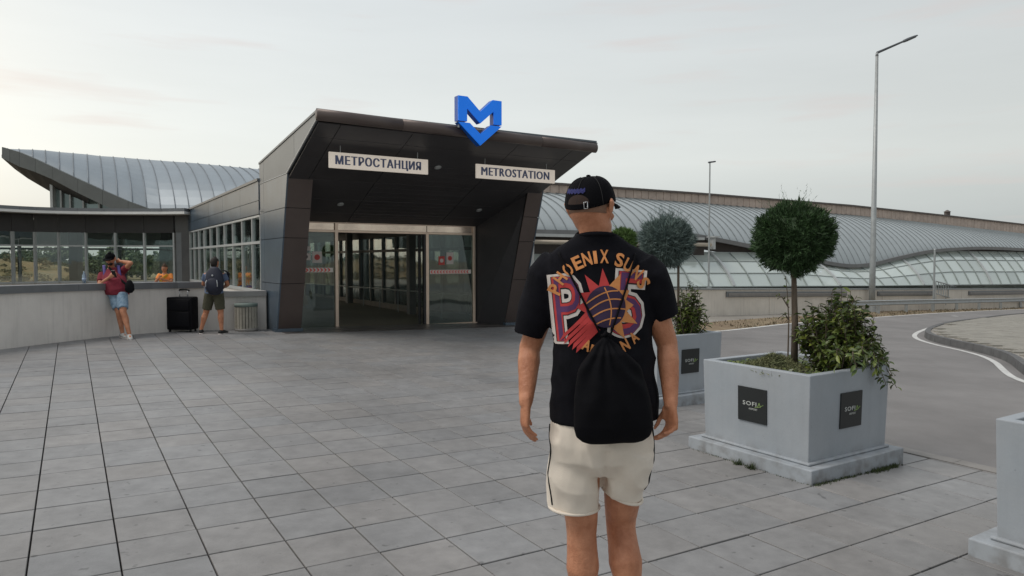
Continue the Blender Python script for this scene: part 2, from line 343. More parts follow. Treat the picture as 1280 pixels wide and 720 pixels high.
t_.links.new(t_.nodes['Principled BSDF'].outputs[0], mi_.inputs[1]); t_.links.new(tr_.outputs[0], mi_.inputs[2]); t_.links.new(mi_.outputs[0], mo_.inputs[0])
m_bottle = glass('bottle_plastic', (.6, .75, .9), .15, .6, .1, (.35, .5, .7))
m_phone = M('phone_black', (.01, .01, .012), .2, .05, 5)
m_field = M('dry_field', (.34, .24, .12), .95, .3, .3, .4, 5, col2=(.26, .23, .12))
m_hill = M('dry_hill_earth', (.36, .22, .10), .95, .3, 1.2, .5, 6, col2=(.20, .17, .08))
m_blue.node_tree.nodes['Principled BSDF'].inputs['Emission Color'].default_value = (.003, .16, .95, 1); m_blue.node_tree.nodes['Principled BSDF'].inputs['Emission Strength'].default_value = .22   # emission added to brighten the emblem's blue
m_signw.node_tree.nodes['Principled BSDF'].inputs['Emission Color'].default_value = (1, .88, .76, 1); m_signw.node_tree.nodes['Principled BSDF'].inputs['Emission Strength'].default_value = .22   # light box sign
# ================================================================== SETTING
# ---- ground sheet to the horizon
bm = bm_()
xs = [-900, -300, -120, -60, -30, -14, -9, -4, 0, 4, 9, 15, 22, 30, 45, 80, 160, 400, 1000]; ys = [-900, -200, -60, -12, -4, 2, 6, 10, 14, 18, 22, 27, 33, 40, 50, 60, 90, 160, 400, 1400]
gv = [[bm.verts.new((x, y, gz(x, y)-.09)) for x in xs] for y in ys]
for j in range(len(ys)-1):
    for i in range(len(xs)-1): bm.faces.new((gv[j][i], gv[j][i+1], gv[j+1][i+1], gv[j+1][i]))
struct(obj('ground', bm, m_ground))
def flat(name, pts, dz, mat, parent=None, thick=0):
    bm = bm_(); v = [bm.verts.new((p[0], p[1], gz(p[0], p[1])+dz)) for p in pts]; f = bm.faces.new(v); f.normal_update()
    if f.normal.z < 0: f.normal_flip()
    if thick:
        r = bmesh.ops.extrude_face_region(bm, geom=[f])
        for q in r['geom']:
            if isinstance(q, bmesh.types.BMVert): q.co.z -= thick
        fixn(bm)
    bm.normal_update(); bmesh.ops.triangulate(bm, faces=bm.faces)
    return obj(name, bm, mat, parent)
def dense(tab, step=.35):
    """smooth resample of 2D polyline"""
    pts = [Vector((p[0], p[1])) for p in tab]; s = [0]
    for p, q in zip(pts, pts[1:]): s.append(s[-1]+(q-p).length)
    n = max(2, int(s[-1]/step)); tx = list(zip(s, [p.x for p in pts])); ty = list(zip(s, [p.y for p in pts]))
    return [Vector((smooth_interp(tx, s[-1]*i/n), smooth_interp(ty, s[-1]*i/n))) for i in range(n+1)]
def offs(pl, d):
    o = []
    for i, p in enumerate(pl):
        t = (pl[min(i+1, len(pl)-1)]-pl[max(i-1, 0)]).normalized(); o.append(p+Vector((-t.y, t.x))*d)
    return o
# near road edge (edge of the tiled forecourt), from bottom right to far
edge = dense([(7.2, -1.5), (5.9, 1.6), (4.75, 3.9), (3.86, 5.54), (3.38, 6.27), (2.95, 7.6), (2.75, 8.9), (2.8, 11.0), (3.1, 13.5), (3.6, 16.0), (4.0, 17.7)], .4)
faredge = dense([(2.2, 16.6), (4.9, 17.9), (6.4, 19.3), (8.4, 21.4), (13.6, 25.9), (18.6, 30.0), (25.0, 34.6), (40, 44.5)], .6)
road = [tuple(p) for p in edge]+[tuple(p) for p in faredge if p.x > 4.2]+[(60, 40), (60, -6), (9, -6)]
struct(flat('road', road, -.028, m_asph))
e2 = offs(edge, -.16)
kb = bm_()
for i in range(len(edge)-1):
    a, b, c, d = edge[i], edge[i+1], e2[i+1], e2[i]
    z = lambda p, h: Vector((p.x, p.y, gz(p.x, p.y)+h))
    g_ = .004
    ab_ = (b-a).normalized()*g_ if i % 2 == 0 else Vector((0, 0))
    hexa(kb, [z(a+ab_, -.07), z(b, -.07), z(c, -.07), z(d+ab_, -.07), z(a+ab_, .006), z(b, .006), z(c, .006), z(d+ab_, .006)])
k_ = obj('road_kerb', fixn(kb), m_kerbl); struct(k_)
# ---- tiled forecourt
O2 = Vector((-3.1236, 4.5800)); B2 = Vector((.8475, .5308)); A2 = Vector((-.5308, .8475)); TS = .3988
parap = [(-8.9, 6.5), (-8.62, 8.9), (-8.18, 11.2), (-7.92, 12.4), (-7.60, 13.45), (-7.33, 14.0), (-6.99, 14.50), (-6.55, 14.9), (-5.42, 15.5)]
plaza = [tuple(p) for p in edge]+[(3.2, 18.6), (.8, 18.9)]+[E(.75, 6.3, 0)[:2], E(.75, -.03, 0)[:2]]+[(p[0], p[1]) for p in parap[::-1]]+[(-9.3, -1.5)]
struct(flat('forecourt_bed', plaza, -.03, m_joint))
def inside(poly, x, y):
    c = False; n = len(poly)
    for i in range(n):
        x1, y1 = poly[i][:2]; x2, y2 = poly[(i+1) % n][:2]
        if (y1 > y) != (y2 > y) and x < (x2-x1)*(y-y1)/(y2-y1)+x1: c = not c
    return c
NRM = Vector((-GX, -GY, 1)).normalized()
def pix(x, y, z):
    d = Vector((x, y, z-CH)); zc = d.y*math.cos(PITCH)-d.z*math.sin(PITCH); yc = d.y*math.sin(PITCH)+d.z*math.cos(PITCH)
    return 640+FPX*d.x/zc, 360-FPX*yc/zc, zc
bound = plaza
tiles = []
for i in range(-40, 48):
    for j in range(-52, 26):
        gu, gv2 = .0040, .0052
        cor = [O2+B2*TS*u-A2*TS*v for u, v in ((i+gu/TS, j+gv2/TS), (i+1-gu/TS, j+gv2/TS), (i+1-gu/TS, j+1-gv2/TS), (i+gu/TS, j+1-gv2/TS))]
        ins = [inside(bound, c.x, c.y) for c in cor]
        if not any(ins): continue
        if max(c.y for c in cor) < -1.2: continue
        poly = [tuple(c) for c in cor]
        if not all(ins):
            cx = sum(c.x for c in cor)/4; cy = sum(c.y for c in cor)/4
            for q in range(len(bound)):
                p1 = Vector(bound[q][:2]); p2 = Vector(bound[(q+1) % len(bound)][:2]); d = p2-p1
                tt = max(0, min(1, (Vector((cx, cy))-p1).dot(d)/d.dot(d)))
                if (p1+d*tt-Vector((cx, cy))).length < .33:
                    nrm = Vector((d.y, -d.x)).normalized()
                    if inside(bound, *(p1+d*.5+nrm*.01)): nrm = -nrm
                    if len(poly) > 2: poly = clip2(poly, nrm.x, nrm.y, nrm.dot(p1)-.002)
            if len(poly) < 3 or area2(poly) < .003: continue
        cx = sum(p[0] for p in poly)/len(poly); cy = sum(p[1] for p in poly)/len(poly)
        vis = 0
        if cy > 2.2:
            u, v, zc = pix(cx, cy, gz(cx, cy))
            if -30 < u < 1310 and v < 735: vis = 1/zc**3
        tiles.append((vis, i, j, poly, all(ins) and len(poly) == 4))
tiles.sort(key=lambda t: -t[0])
pavement = struct(obj('pavement', bpy.data.meshes.new('pavement')))
def tile_mesh(bm, poly, tilt):
    cx = sum(p[0] for p in poly)/len(poly); cy = sum(p[1] for p in poly)/len(poly)
    lo = []; to = []; ti = []
    for p in poly:
        z = gz(*p)+tilt[0]*(p[0]-cx)+tilt[1]*(p[1]-cy)+tilt[2]
        d = Vector((cx-p[0], cy-p[1])).normalized()*.0035
        lo.append(bm.verts.new((p[0], p[1], z-.035))); to.append(bm.verts.new((p[0], p[1], z-.003))); ti.append(bm.verts.new((p[0]+d.x, p[1]+d.y, z)))
    n = len(poly)
    bm.faces.new(ti)
    for q in range(n):
        r = (q+1) % n
        bm.faces.new((lo[q], lo[r], to[r], to[q])); bm.faces.new((to[q], to[r], ti[r], ti[q]))
sh = bm_(); h = TS/2
tp = [(-h+.0040, -h+.0052), (h-.0040, -h+.0052), (h-.0040, h-.0052), (-h+.0040, h-.0052)]
lo = [sh.verts.new((*p, -.035)) for p in tp]; to = [sh.verts.new((*p, -.003)) for p in tp]; ti = [sh.verts.new((p[0]*.990, p[1]*.990, 0)) for p in tp]
sh.faces.new(ti)
for q in range(4):
    r = (q+1) % 4; sh.faces.new((lo[q], lo[r], to[r], to[q])); sh.faces.new((to[q], to[r], ti[r], ti[q]))
tme = bpy.data.meshes.new('paving_tile'); sh.to_mesh(tme); sh.free(); tme.materials.append(m_tile)
Xa = Vector((B2.x, B2.y, GX*B2.x+GY*B2.y)).normalized(); Ya = NRM.cross(Xa)
rest = bm_(); cnt = 0; rt = random.Random(3)
for vis, i, j, poly, full in tiles:
    tilt = (rt.gauss(0, .002), rt.gauss(0, .002), rt.gauss(0, .0008))
    if cnt < 299 and vis > 0:
        cnt += 1
        if full:
            c = O2+B2*TS*(i+.5)-A2*TS*(j+.5)
            o = bpy.data.objects.new('paving_tile', tme); COL.objects.link(o); o.parent = pavement
            m = Matrix((Xa, Ya, NRM)).transposed() @ Matrix.Rotation(tilt[0]*1.2, 3, 'X') @ Matrix.Rotation(tilt[1]*1.2, 3, 'Y')
            o.matrix_basis = Matrix.Translation((c.x, c.y, gz(c.x, c.y)+tilt[2])) @ m.to_4x4()
        else:
            b = bm_(); tile_mesh(b, poly, tilt); obj('paving_tile', fixn(b), m_tile, pavement)
    else: tile_mesh(rest, poly, tilt)
stuff(obj('paving_tiles_far', fixn(rest), m_tile2, pavement))
# ---- traffic island and road markings
ki = dense([(22.5, 29.6), (19.5, 27.4), (16.0, 24.2), (13.5, 21.8), (11.9, 19.9), (10.75, 18.3), (10.15, 17.1), (9.85, 15.9), (9.75, 14.9), (9.55, 13.9), (9.15, 12.9), (8.6, 11.9), (8.1, 10.9), (7.9, 9.9), (8.6, 7.0), (10.2, 4.0), (12.5, 1.0)], .45)
isl = [tuple(p) for p in ki]+[(30, 1), (30, 29)]
pv = [(p[0], p[1]) for p in [tuple(q) for q in offs(ki, .13)]]+[(30, 1), (30, 29)]
kin = offs(ki, .14)
if not inside(isl, *kin[len(kin)//2]): kin = offs(ki, -.14)
pv = [tuple(q) for q in kin]+[(30, 1), (30, 29)]
island = struct(flat('traffic_island_paving', pv, .105, m_pave, thick=.14))
kerbo = struct(obj('traffic_island_kerb', bpy.data.meshes.new('traffic_island_kerb')))
for i in range(0, len(ki)-2, 2):
    kb = bm_(); zf = lambda p, h: Vector((p.x, p.y, gz(p.x, p.y)+h))
    for s in (0, 1):
        a, b, c, d = ki[i+s], ki[i+s+1], kin[i+s+1], kin[i+s]
        g_ = (b-a).normalized()*.012 if s == 0 else Vector((0, 0))
        q = .02
        ci = (c-b).normalized()*q; di = (d-a).normalized()*q
        hexa(kb, [zf(a+g_, -.1), zf(b, -.1), zf(c, -.1), zf(d+g_, -.1), zf(a+g_+di, .125), zf(b+ci, .125), zf(c, .125), zf(d+g_, .125)])
    obj('kerb_stone', fixn(kb), m_kerb, kerbo)
# island pavers: rows of small blocks
pvb = bm_(); rp = random.Random(5)
for i in range(0, 60):
    for j in range(0, 90):
        x0 = 8.0+i*.4; y0 = 7.0+j*.2; x0 += .2*(j % 2)
        q = [(x0+.006, y0+.006), (x0+.392, y0+.006), (x0+.392, y0+.192), (x0+.006, y0+.192)]
        if not all(inside(pv, *p) for p in q) or x0 > 22: continue
        tile_mesh(pvb, q, (rp.gauss(0, .003), rp.gauss(0, .004), .135+rp.gauss(0, .0015)))
stuff(obj('island_paver', pvb, M('island_paver', (.30, .285, .25), .9, .12, 5, isl=.10), island))
def strip(name, pl, wd, dz, mat):
    bm = bm_(); l2 = offs(pl, wd)
    v = [(bm.verts.new((a.x, a.y, gz(a.x, a.y)+dz)), bm.verts.new((b.x, b.y, gz(b.x, b.y)+dz))) for a, b in zip(pl, l2)]
    for a, b in zip(v, v[1:]):
        f = bm.faces.new((a[0], b[0], b[1], a[1]))
    for f in bm.faces:
        f.normal_update()
        if f.normal.z < 0: f.normal_flip()
    return struct(obj(name, bm, mat))
sgn = 1 if not inside(isl, *offs(ki, .14)[20]) else -1
strip('white_island_edge_line', offs(ki, sgn*.16)[7:], sgn*.11, -.022, m_white)
fe = [p for p in faredge]
s2 = 1 if inside(road, *offs(fe, .3)[12]) else -1
strip('white_far_edge_line', offs(fe, s2*.05), s2*.13, -.022, m_white)
ml = [Vector(G(1188, 394)[:2]), Vector(G(1240, 398.5)[:2]), Vector(G(1300, 403)[:2])]
strip('white_lane_line', dense(ml, .5), .25, -.021, m_white)
# ---- verge beyond the road
out1 = offs(fe, -s2*1.6); out2 = offs(fe, -s2*.02)
struct(flat('verge', [tuple(p) for p in out2]+[tuple(p) for p in out1[::-1]], -.035, m_verge))
strip('far_path', offs(fe, -s2*1.6), -s2*1.4, -.055, m_pave)
# dry weeds along the verge
vb = bm_(); rv = random.Random(8)
for q in range(3000):
    i = rv.randrange(8, len(fe)-2); p = fe[i].lerp(fe[i+1], rv.random()); d = (fe[i+1]-fe[i]).normalized()
    p = p+Vector((-d.y, d.x))*(-s2)*(rv.random()**1.5*1.5+.05)
    h = rv.uniform(.02, .09); a = rv.random()*6.28; wv = rv.uniform(.01, .03); z = gz(p.x, p.y)-.04
    c, s_ = math.cos(a)*wv, math.sin(a)*wv
    vb.faces.new([vb.verts.new(v) for v in ((p.x-c, p.y-s_, z), (p.x+c, p.y+s_, z), (p.x+s_*2, p.y-c*2, z+h))])
o = stuff(obj('dry_weeds', vb, M('dry_weed', (.20, .15, .10), .9, .3, 4, isl=.35, col2=(.17, .16, .10)))); tag(o, 'low dry brown weeds growing along the far road edge under the guardrail', 'weeds')

# ================================================================== PARAPET WALL (left)
par = thing('parapet_wall', 'low pale rendered wall with grey metal coping curving along the left of the forecourt', 'wall', (-7.3, 14.0, .1))
ptop = lambda i, n: 0
def wall_run(pl, zt, name, matw, root, thick=.28, zb=-.25):
    bm = bm_(); ol = offs(pl, thick)
    for i in range(len(pl)-1):
        a, b, c, d = pl[i], pl[i+1], ol[i+1], ol[i]
        z0, z1 = zt(i), zt(i+1)
        hexa(bm, [Vector((*a, zb)), Vector((*b, zb)), Vector((*c, zb)), Vector((*d, zb)), Vector((*a, z0)), Vector((*b, z1)), Vector((*c, z1)), Vector((*d, z0))])
    bmesh.ops.remove_doubles(bm, verts=bm.verts, dist=1e-4)
    seen = {}
    for f in list(bm.faces):
        k = tuple(sorted(v.index for v in f.verts)) if False else frozenset(f.verts)
        seen.setdefault(k, []).append(f)
    bmesh.ops.delete(bm, geom=[f for fs in seen.values() if len(fs) > 1 for f in fs], context='FACES_ONLY')
    return wobj(name, fixn(bm), matw, root)
pl = dense([p for p in parap[:-1]], .5)
# order from near-left to right: outward (left/back) side is +offset
zt = lambda i: interp([(-9, 1.20), (-8.2, 1.15), (-7.6, 1.12), (-6.5, 1.10)], pl[i].x)-.12
wall_run(pl, zt, 'wall', m_stucco, par)
cpl = offs(pl, -.04)
nseg = len(cpl)-1; step = 4
for s in range(0, nseg, step):
    part = cpl[s:min(s+step, nseg)+1]
    if len(part) < 2: continue
    bm = bm_(); ol = offs(part, .38)
    for i in range(len(part)-1):
        g_ = (part[i+1]-part[i]).normalized()*.006 if i == 0 else Vector((0, 0))
        a, b, c, d = part[i]+g_, part[i+1], ol[i+1], ol[i]+g_
        z0, z1 = zt(s+i), zt(s+i+1)
        hexa(bm, [Vector((*a, z0-.004)), Vector((*b, z1-.004)), Vector((*c, z1-.004)), Vector((*d, z0-.004)), Vector((*a, z0+.12)), Vector((*b, z1+.12)), Vector((*c, z1+.12)), Vector((*d, z0+.12))])
    wobj('coping', fixn(bm), m_cap, par)
# straight low run with lighter coping between the curve and the station
q0 = Vector(parap[-2]); q1 = Vector(parap[-1])
pl2 = [q0+Vector((.0, .0)), q0.lerp(q1, .33), q0.lerp(q1, .36), q1]
bm = bm_(); d_ = (q1-q0).normalized(); nn = Vector((-d_.y, d_.x))
def wb(bm, p, q, t0, t1, z0, z1):
    hexa(bm, [Vector((*(p+nn*t0), z0)), Vector((*(q+nn*t0), z0)), Vector((*(q+nn*t1), z0)), Vector((*(p+nn*t1), z0)), Vector((*(p+nn*t0), z1)), Vector((*(q+nn*t0), z1)), Vector((*(q+nn*t1), z1)), Vector((*(p+nn*t1), z1))])
qm = q0.lerp(q1, .30)
wb(bm, q0, qm, 0, .28, -.25, .98); wb(bm, qm+d_*.003, q1, .004, .28, -.25, .78)
wobj('wall', fixn(bm), m_stucco, par)
bm = bm_(); wb(bm, q0+d_*.01, qm, -.04, .32, .976, 1.09); wobj('coping', fixn(bm), M('coping_light', (.34, .33, .32), .6, .12, 4), par)
bm = bm_(); wb(bm, qm+d_*.012, q1, -.05, .32, .776, .89); wobj('coping', fixn(bm), MATS['coping_light'], par)

# ================================================================== METRO STATION ENTRANCE
ent = thing('metro_entrance', 'dark clad metro station entrance with slanted canopy and glass sliding doors', 'station entrance', tuple(E(0, 0, 0)))
R = ent
def ep(bm, name, mat, smooth=False): return wobj(name, fixn(bm), mat, R, smooth)
GAP = .006
# side cheek panels (left b=0, right b=6.25)
side_poly = [(0.0, -.10), (1.35, -.10), (1.35, 3.72), (-3.14, 4.13), (-3.10, 4.00), (-1.07, 3.28)]
for bside, off in ((0.0, B*.03), (6.17, B*-.03)):
    for z0, z1, mt in ((-.1, 1.07, m_clad), (1.07, 2.02, m_clad), (2.02, 2.62, m_clad), (2.62, 3.29, m_clad), (3.29, 4.3, m_cladl)):
        cols = ((-3.3, -1.6), (-1.6, .95), (.95, 1.4)) if z0 > 3 else ((-3.3, .95), (.95, 1.4))
        for a0, a1 in cols:
            c = cell(side_poly, a0, a1, z0, z1, GAP)
            if c:
                bm = bm_(); slab(bm, [E(a, bside, z) for a, z in c], off); ep(bm, 'cladding_panel', mt)
    # dark backing
    bm = bm_(); inn = [(a+(.05 if a < .5 else -.01), z-(.03 if z > 3 else -.02)) for a, z in side_poly]
    slab(bm, [E(a, bside, z)+off*1.2 for a, z in inn], off*1.5); ep(bm, 'cladding_backing', m_dark)
# leaning front faces of the two pillars
def lean_a(z): return -1.07*(z/3.28)
for b0, b1 in ((.03, .52), (5.72, 6.14)):
    for z0, z1 in ((-.1, 1.07), (1.07, 2.02), (2.02, 2.62), (2.62, 3.26)):
        c = [E(lean_a(z0+GAP)+.0, b0, z0+GAP), E(lean_a(z0+GAP), b1, z0+GAP), E(lean_a(z1-GAP), b1, z1-GAP), E(lean_a(z1-GAP), b0, z1-GAP)]
        bm = bm_(); slab(bm, c, A*.03); ep(bm, 'pillar_panel', m_cladf)
    bm = bm_(); slab(bm, [E(lean_a(-.1)+.02, b0, -.1), E(lean_a(-.1)+.02, b1, -.1), E(lean_a(3.2)+.02, b1, 3.2), E(lean_a(3.2)+.02, b0, 3.2)], A*.05); ep(bm, 'pillar_backing', m_dark)
# bright trim along the leading edge of the left cheek
bm = bm_(); tube(bm, [E(-1.07, .0, 3.29), E(-3.10, .0, 4.01)], .018, 6); tube(bm, [E(-1.07, .0, 3.285), E(1.34, -.002, 3.285)], .010, 6); ep(bm, 'edge_trim', M('bright_trim', (.40, .41, .42), .35, .05, 3, metal=.5))
# splayed reveals behind pillars
DA = .80
for b0, b1 in ((.525, .60), (5.735, 5.30)):
    bm = bm_(); slab(bm, [E(0.03, b0, -.1), E(DA, b1, -.1), E(DA, b1, 2.42), E(-.9, b0, 3.2), E(-.9, b0, 2.9)], B*(.02 if b0 > 3 else -.02)); ep(bm, 'reveal_panel', m_soff)
# soffit: rows x columns of panels
def soff_z(a): return interp([(-3.1, 3.955), (-1.07, 3.20), (DA, 2.42)], a)
bs = [.03, .43, 1.83, 4.19, 5.56, 6.08]; rows = [-3.08, -2.62, -1.9, -1.07, -.3, .3, DA]
for i in range(5):
    for j in range(6):
        a0, a1 = rows[j]+.006, rows[j+1]-.006
        subs = [(a0, a1)]
        if i == 2 and j >= 2: subs = [(a0+(a1-a0)*k/4+.004, a0+(a1-a0)*(k+1)/4-.004) for k in range(4)]
        for s0, s1 in subs:
            bm = bm_(); g = .007 if i == 2 and j >= 2 else .006
            slab(bm, [E(s0, bs[i]+g, soff_z(s0)), E(s0, bs[i+1]-g, soff_z(s0)), E(s1, bs[i+1]-g, soff_z(s1)), E(s1, bs[i]+g, soff_z(s1))], UP*.02)
            ep(bm, 'soffit_slat' if len(subs) > 1 else 'soffit_panel', m_soff)
bm = bm_()
for a0, a1 in ((-3.05, -1.07), (-1.07, DA)):
    slab(bm, [E(a0, .05, soff_z(a0)+.05), E(a0, 6.07, soff_z(a0)+.05), E(a1, 6.07, soff_z(a1)+.05), E(a1, .05, soff_z(a1)+.05)], UP*.03)
ep(bm, 'soffit_backing', m_dark)
for a, b in ((-1.9, 2.9), (-1.9, 5.2), (-.1, 1.4), (-.1, 4.9)):
    z = soff_z(a); bm = bm_(); nrm = Vector((A.x*.36, A.y*.36, 1)).normalized()
    loft(bm, [E(a, b, z-.012), E(a, b, z+.006)], [.075, .075], seg=20, round_=False, tang=(A*.36+UP).normalized()); ep(bm, 'downlight_rim', m_steel)
    bm = bm_(); loft(bm, [E(a, b, z-.016), E(a, b, z-.004)], [.055, .055], seg=20, round_=False, tang=(A*.36+UP).normalized()); ep(bm, 'downlight_lens', m_alu)
# roof sheet
for b0, b1 in ((-.02, 2.1), (2.1, 4.2), (4.2, 6.15)):
    bm = bm_(); slab(bm, [E(-3.14, b0+.004, 4.13), E(-3.14, b1-.004, 4.13), E(1.36, b1-.004, 3.73), E(1.36, b0+.004, 3.73)], UP*.04); ep(bm, 'roof_panel', m_cladl)
# rounded fascia tube
for b0, b1 in ((-.03, 1.55), (1.55, 3.1), (3.1, 4.65), (4.65, 6.10)):
    bm = bm_(); dz = lambda b: -.07*b/6.2
    loft(bm, [E(-3.16, b0+.003, 4.075+dz(b0)), E(-3.16, b1-.003, 4.075+dz(b1))], [(.085, .105)]*2, side=A, seg=20, round_=False); ep(bm, 'fascia_tube', m_cladf, True)
# doorway: frames, transom, doors
def post(b0, b1, z0, z1, a0=DA-.05, a1=DA+.05, name='door_post', mat=m_champ):
    bm = bm_(); ebox(bm, a0, a1, b0, b1, z0, z1); return bev(ep(bm, name, mat), .006, 1)
post(.60, .66, -.06, 2.44); post(1.54, 1.62, -.06, 2.44); post(3.86, 3.94, -.08, 2.24); post(3.80, 3.855, -.08, 2.2, mat=m_dframe); post(5.20, 5.27, -.08, 2.44)
post(.66, 5.2, 2.205, 2.262, DA-.045, DA+.045, 'transom_bar'); post(.66, 5.2, 2.42, 2.45, DA-.045, DA+.045, 'head_bar')
for b0, b1 in ((.66, 1.54), (1.62, 3.9), (3.9, 5.2)):
    bm = bm_(); ebox(bm, DA-.01, DA+.01, b0+.01, b1-.01, 2.265, 2.418); ep(bm, 'transom_pane', M('transom_reflective', (.88, .72, .60), .16, .2, 2, metal=.85))  # bright warm metal tint stands in for reflections on the transom glass
ld = wobj('glass_door', fixn((lambda bm: (ebox(bm, DA-.012, DA+.0, .68, 1.53, -.02, 2.2), bm)[1])(bm_())), m_door, R)
rd = wobj('glass_door', fixn((lambda bm: (ebox(bm, DA-.012, DA+.0, 3.95, 5.19, -.05, 2.2), bm)[1])(bm_())), m_door, R)
for b0, b1, z in ((.66, 1.54, -.03), (3.94, 5.2, -.075)): post(b0, b1, z-.03, z+.03, DA-.03, DA+.03, 'bottom_rail')
# rear sliding leaf parked behind the right pane
post(3.72, 3.79, -.08, 2.18, DA+.10, DA+.14, mat=m_dframe)
# safety strips with chevrons and stickers
def chev(b0, b1, zc, right=1):
    bm = bm_(); ebox(bm, DA-.018, DA-.014, b0, b1, zc-.052, zc+.052); ep(bm, 'safety_strip', m_stw2)
    bm = bm_(); n = int((b1-b0)/.085)
    for k in range(n):
        x = b0+.01+k*.085; d = .04*right
        for s in (1, -1):
            p = [(x+(0 if right > 0 else .04), zc+s*.042), (x+.038+(0 if right > 0 else .04), zc+s*.042), (x+.038+d+(0 if right > 0 else .04), zc), (x+d+(0 if right > 0 else .04), zc)]
            slab(bm, [E(DA-.0185, u, v) for u, v in p], A*-.0015)
    ep(bm, 'chevron', m_redt)
chev(.67, 1.5, 1.335); chev(3.98, 5.15, 1.265, -1)
def sticker(b, z, w_, h_, m1, mark=None):
    bm = bm_(); ebox(bm, DA-.018, DA-.014, b, b+w_, z, z+h_); s = ep(bm, 'sticker', m1)
    if mark:
        bm = bm_(); loft(bm, [E(DA-.0185, b+w_/2, z+h_/2), E(DA-.0205, b+w_/2, z+h_/2)], [min(w_, h_)*.3]*2, side=B, seg=16, round_=False)
        o = obj('sticker_symbol', fixn(bm), mark); reparent_to = s; o.parent = s
    return s
sticker(.76, 1.78, .22, .10, m_stw, None); sticker(.76, 1.56, .22, .16, m_stw, m_dframe); sticker(1.02, 1.50, .22, .26, m_stw, m_red2)
sticker(4.22, 1.44, .17, .22, m_red2, m_stw); sticker(4.44, 1.46, .20, .30, m_stw, m_red2)
sticker(.72, 2.02, .12, .04, m_stw)
# threshold and step
bm = bm_(); ebox(bm, DA-.08, DA+.12, .6, 5.3, -.30, -.052); ep(bm, 'door_threshold', m_champ)
bm = bm_()
slab(bm, [Vector((p.x, p.y, gz(p.x, p.y)+.012)) for p in (E(.02, .53, 0), E(.02, 5.72, 0), E(.74, 5.3, 0), E(.74, .6, 0))], UP*-.2); ep(bm, 'doorstep', M('doorstep_granite', (.085, .075, .07), .4, .2, 8))
bm = bm_(); 
slab(bm, [Vector((p.x, p.y, gz(p.x, p.y)+.006)) for p in (E(-.42, .1, 0), E(-.42, 6.1, 0), E(-.01, 6.1, 0), E(-.01, .1, 0))], UP*-.1); ep(bm, 'doorstep', MATS['doorstep_granite'])
for b0, b1 in ((-.03, .56), (5.70, 6.28)):
    bm = bm_(); slab(bm, [Vector((p.x, p.y, gz(p.x, p.y)+.07)) for p in (E(-.05, b0, 0), E(-.05, b1, 0), E(.2, b1, 0), E(.2, b0, 0))], UP*-.2); ep(bm, 'pillar_plinth', m_clad)
# interior corridor
LEN = 13.5
fz = lambda a: interp([(DA, -.07), (3.5, -.42), (60, -.55)], a)
bm = bm_()
for a0, a1 in ((DA+.06, 3.5), (3.5, LEN+5)): slab(bm, [E(a0, .1, fz(a0)), E(a0, 6.1, fz(a0)), E(a1, 6.1, fz(a1)), E(a1, .1, fz(a1))], UP*-.05)
ep(bm, 'corridor_floor', m_floor)
bm = bm_(); ebox(bm, DA+.1, LEN+5, .0, 6.2, 2.62, 2.70); ep(bm, 'corridor_ceiling', M('interior_ceiling', (.45, .45, .44), .8, .05, 2))
bm = bm_(); slab(bm, [E(1.36, 0.04, 3.34), E(1.36, 6.2, 3.34), E(LEN+5, 6.2, 3.34), E(LEN+5, .04, 3.34)], UP*.05); ep(bm, 'corridor_roof', m_cladl)
# right corridor wall: dwarf wall, columns, panes
bm = bm_(); ebox(bm, .9, 19, 5.68, 5.83, -.9, .05); ep(bm, 'dwarf_wall', M('dwarf_wall_brown', (.34, .29, .25), .7, .15, 3))
for zz in ((5.685, 5.82, 1.84, 1.93), (5.66, 5.84, 2.35, 2.62)): bm = bm_(); ebox(bm, 1.2, 17.6, *zz); ep(bm, 'window_rail', m_dframe)
for i in range(15):
    a = 1.25+i*1.17
    bm = bm_(); ebox(bm, a, a+.07, 5.68, 5.82, .05, 2.36); ep(bm, 'window_post', M('post_grey', (.22, .22, .22), .5, .1, 4))
    if i < 14:
        for z0, z1 in ((.10, 1.80), (1.96, 2.33)):
            for u0, u1 in ((.16, .44), (.50, .68), (.74, .98)): bm = bm_(); ebox(bm, a+u0, a+u1, 5.87, 5.878, z0, z1); ep(bm, 'pale_window_strip', m_palestrip)  # translucent strips added so the windows read pale against the sky
    if i % 5 == 3: bm = bm_(); ebox(bm, a+.3, a+.52, 5.3, 5.52, -.6, 2.62); ep(bm, 'corridor_column', MATS['post_grey'])
    if i < 14:
        for z0, z1 in ((.05, 1.84), (1.93, 2.35)):
            bm = bm_(); ebox(bm, a+.07, a+1.17, 5.74, 5.75, z0, z1); ep(bm, 'window_pane', m_gback)
bm = bm_(); tube(bm, [E(1.2, 5.35, .62), E(17, 5.35, .5)], .022); 
for i in range(10): tube(bm, [E(1.3+i*1.6, 5.35, .6), E(1.3+i*1.6, 5.35, -.5)], .016, 6)
ep(bm, 'handrail', m_steel)
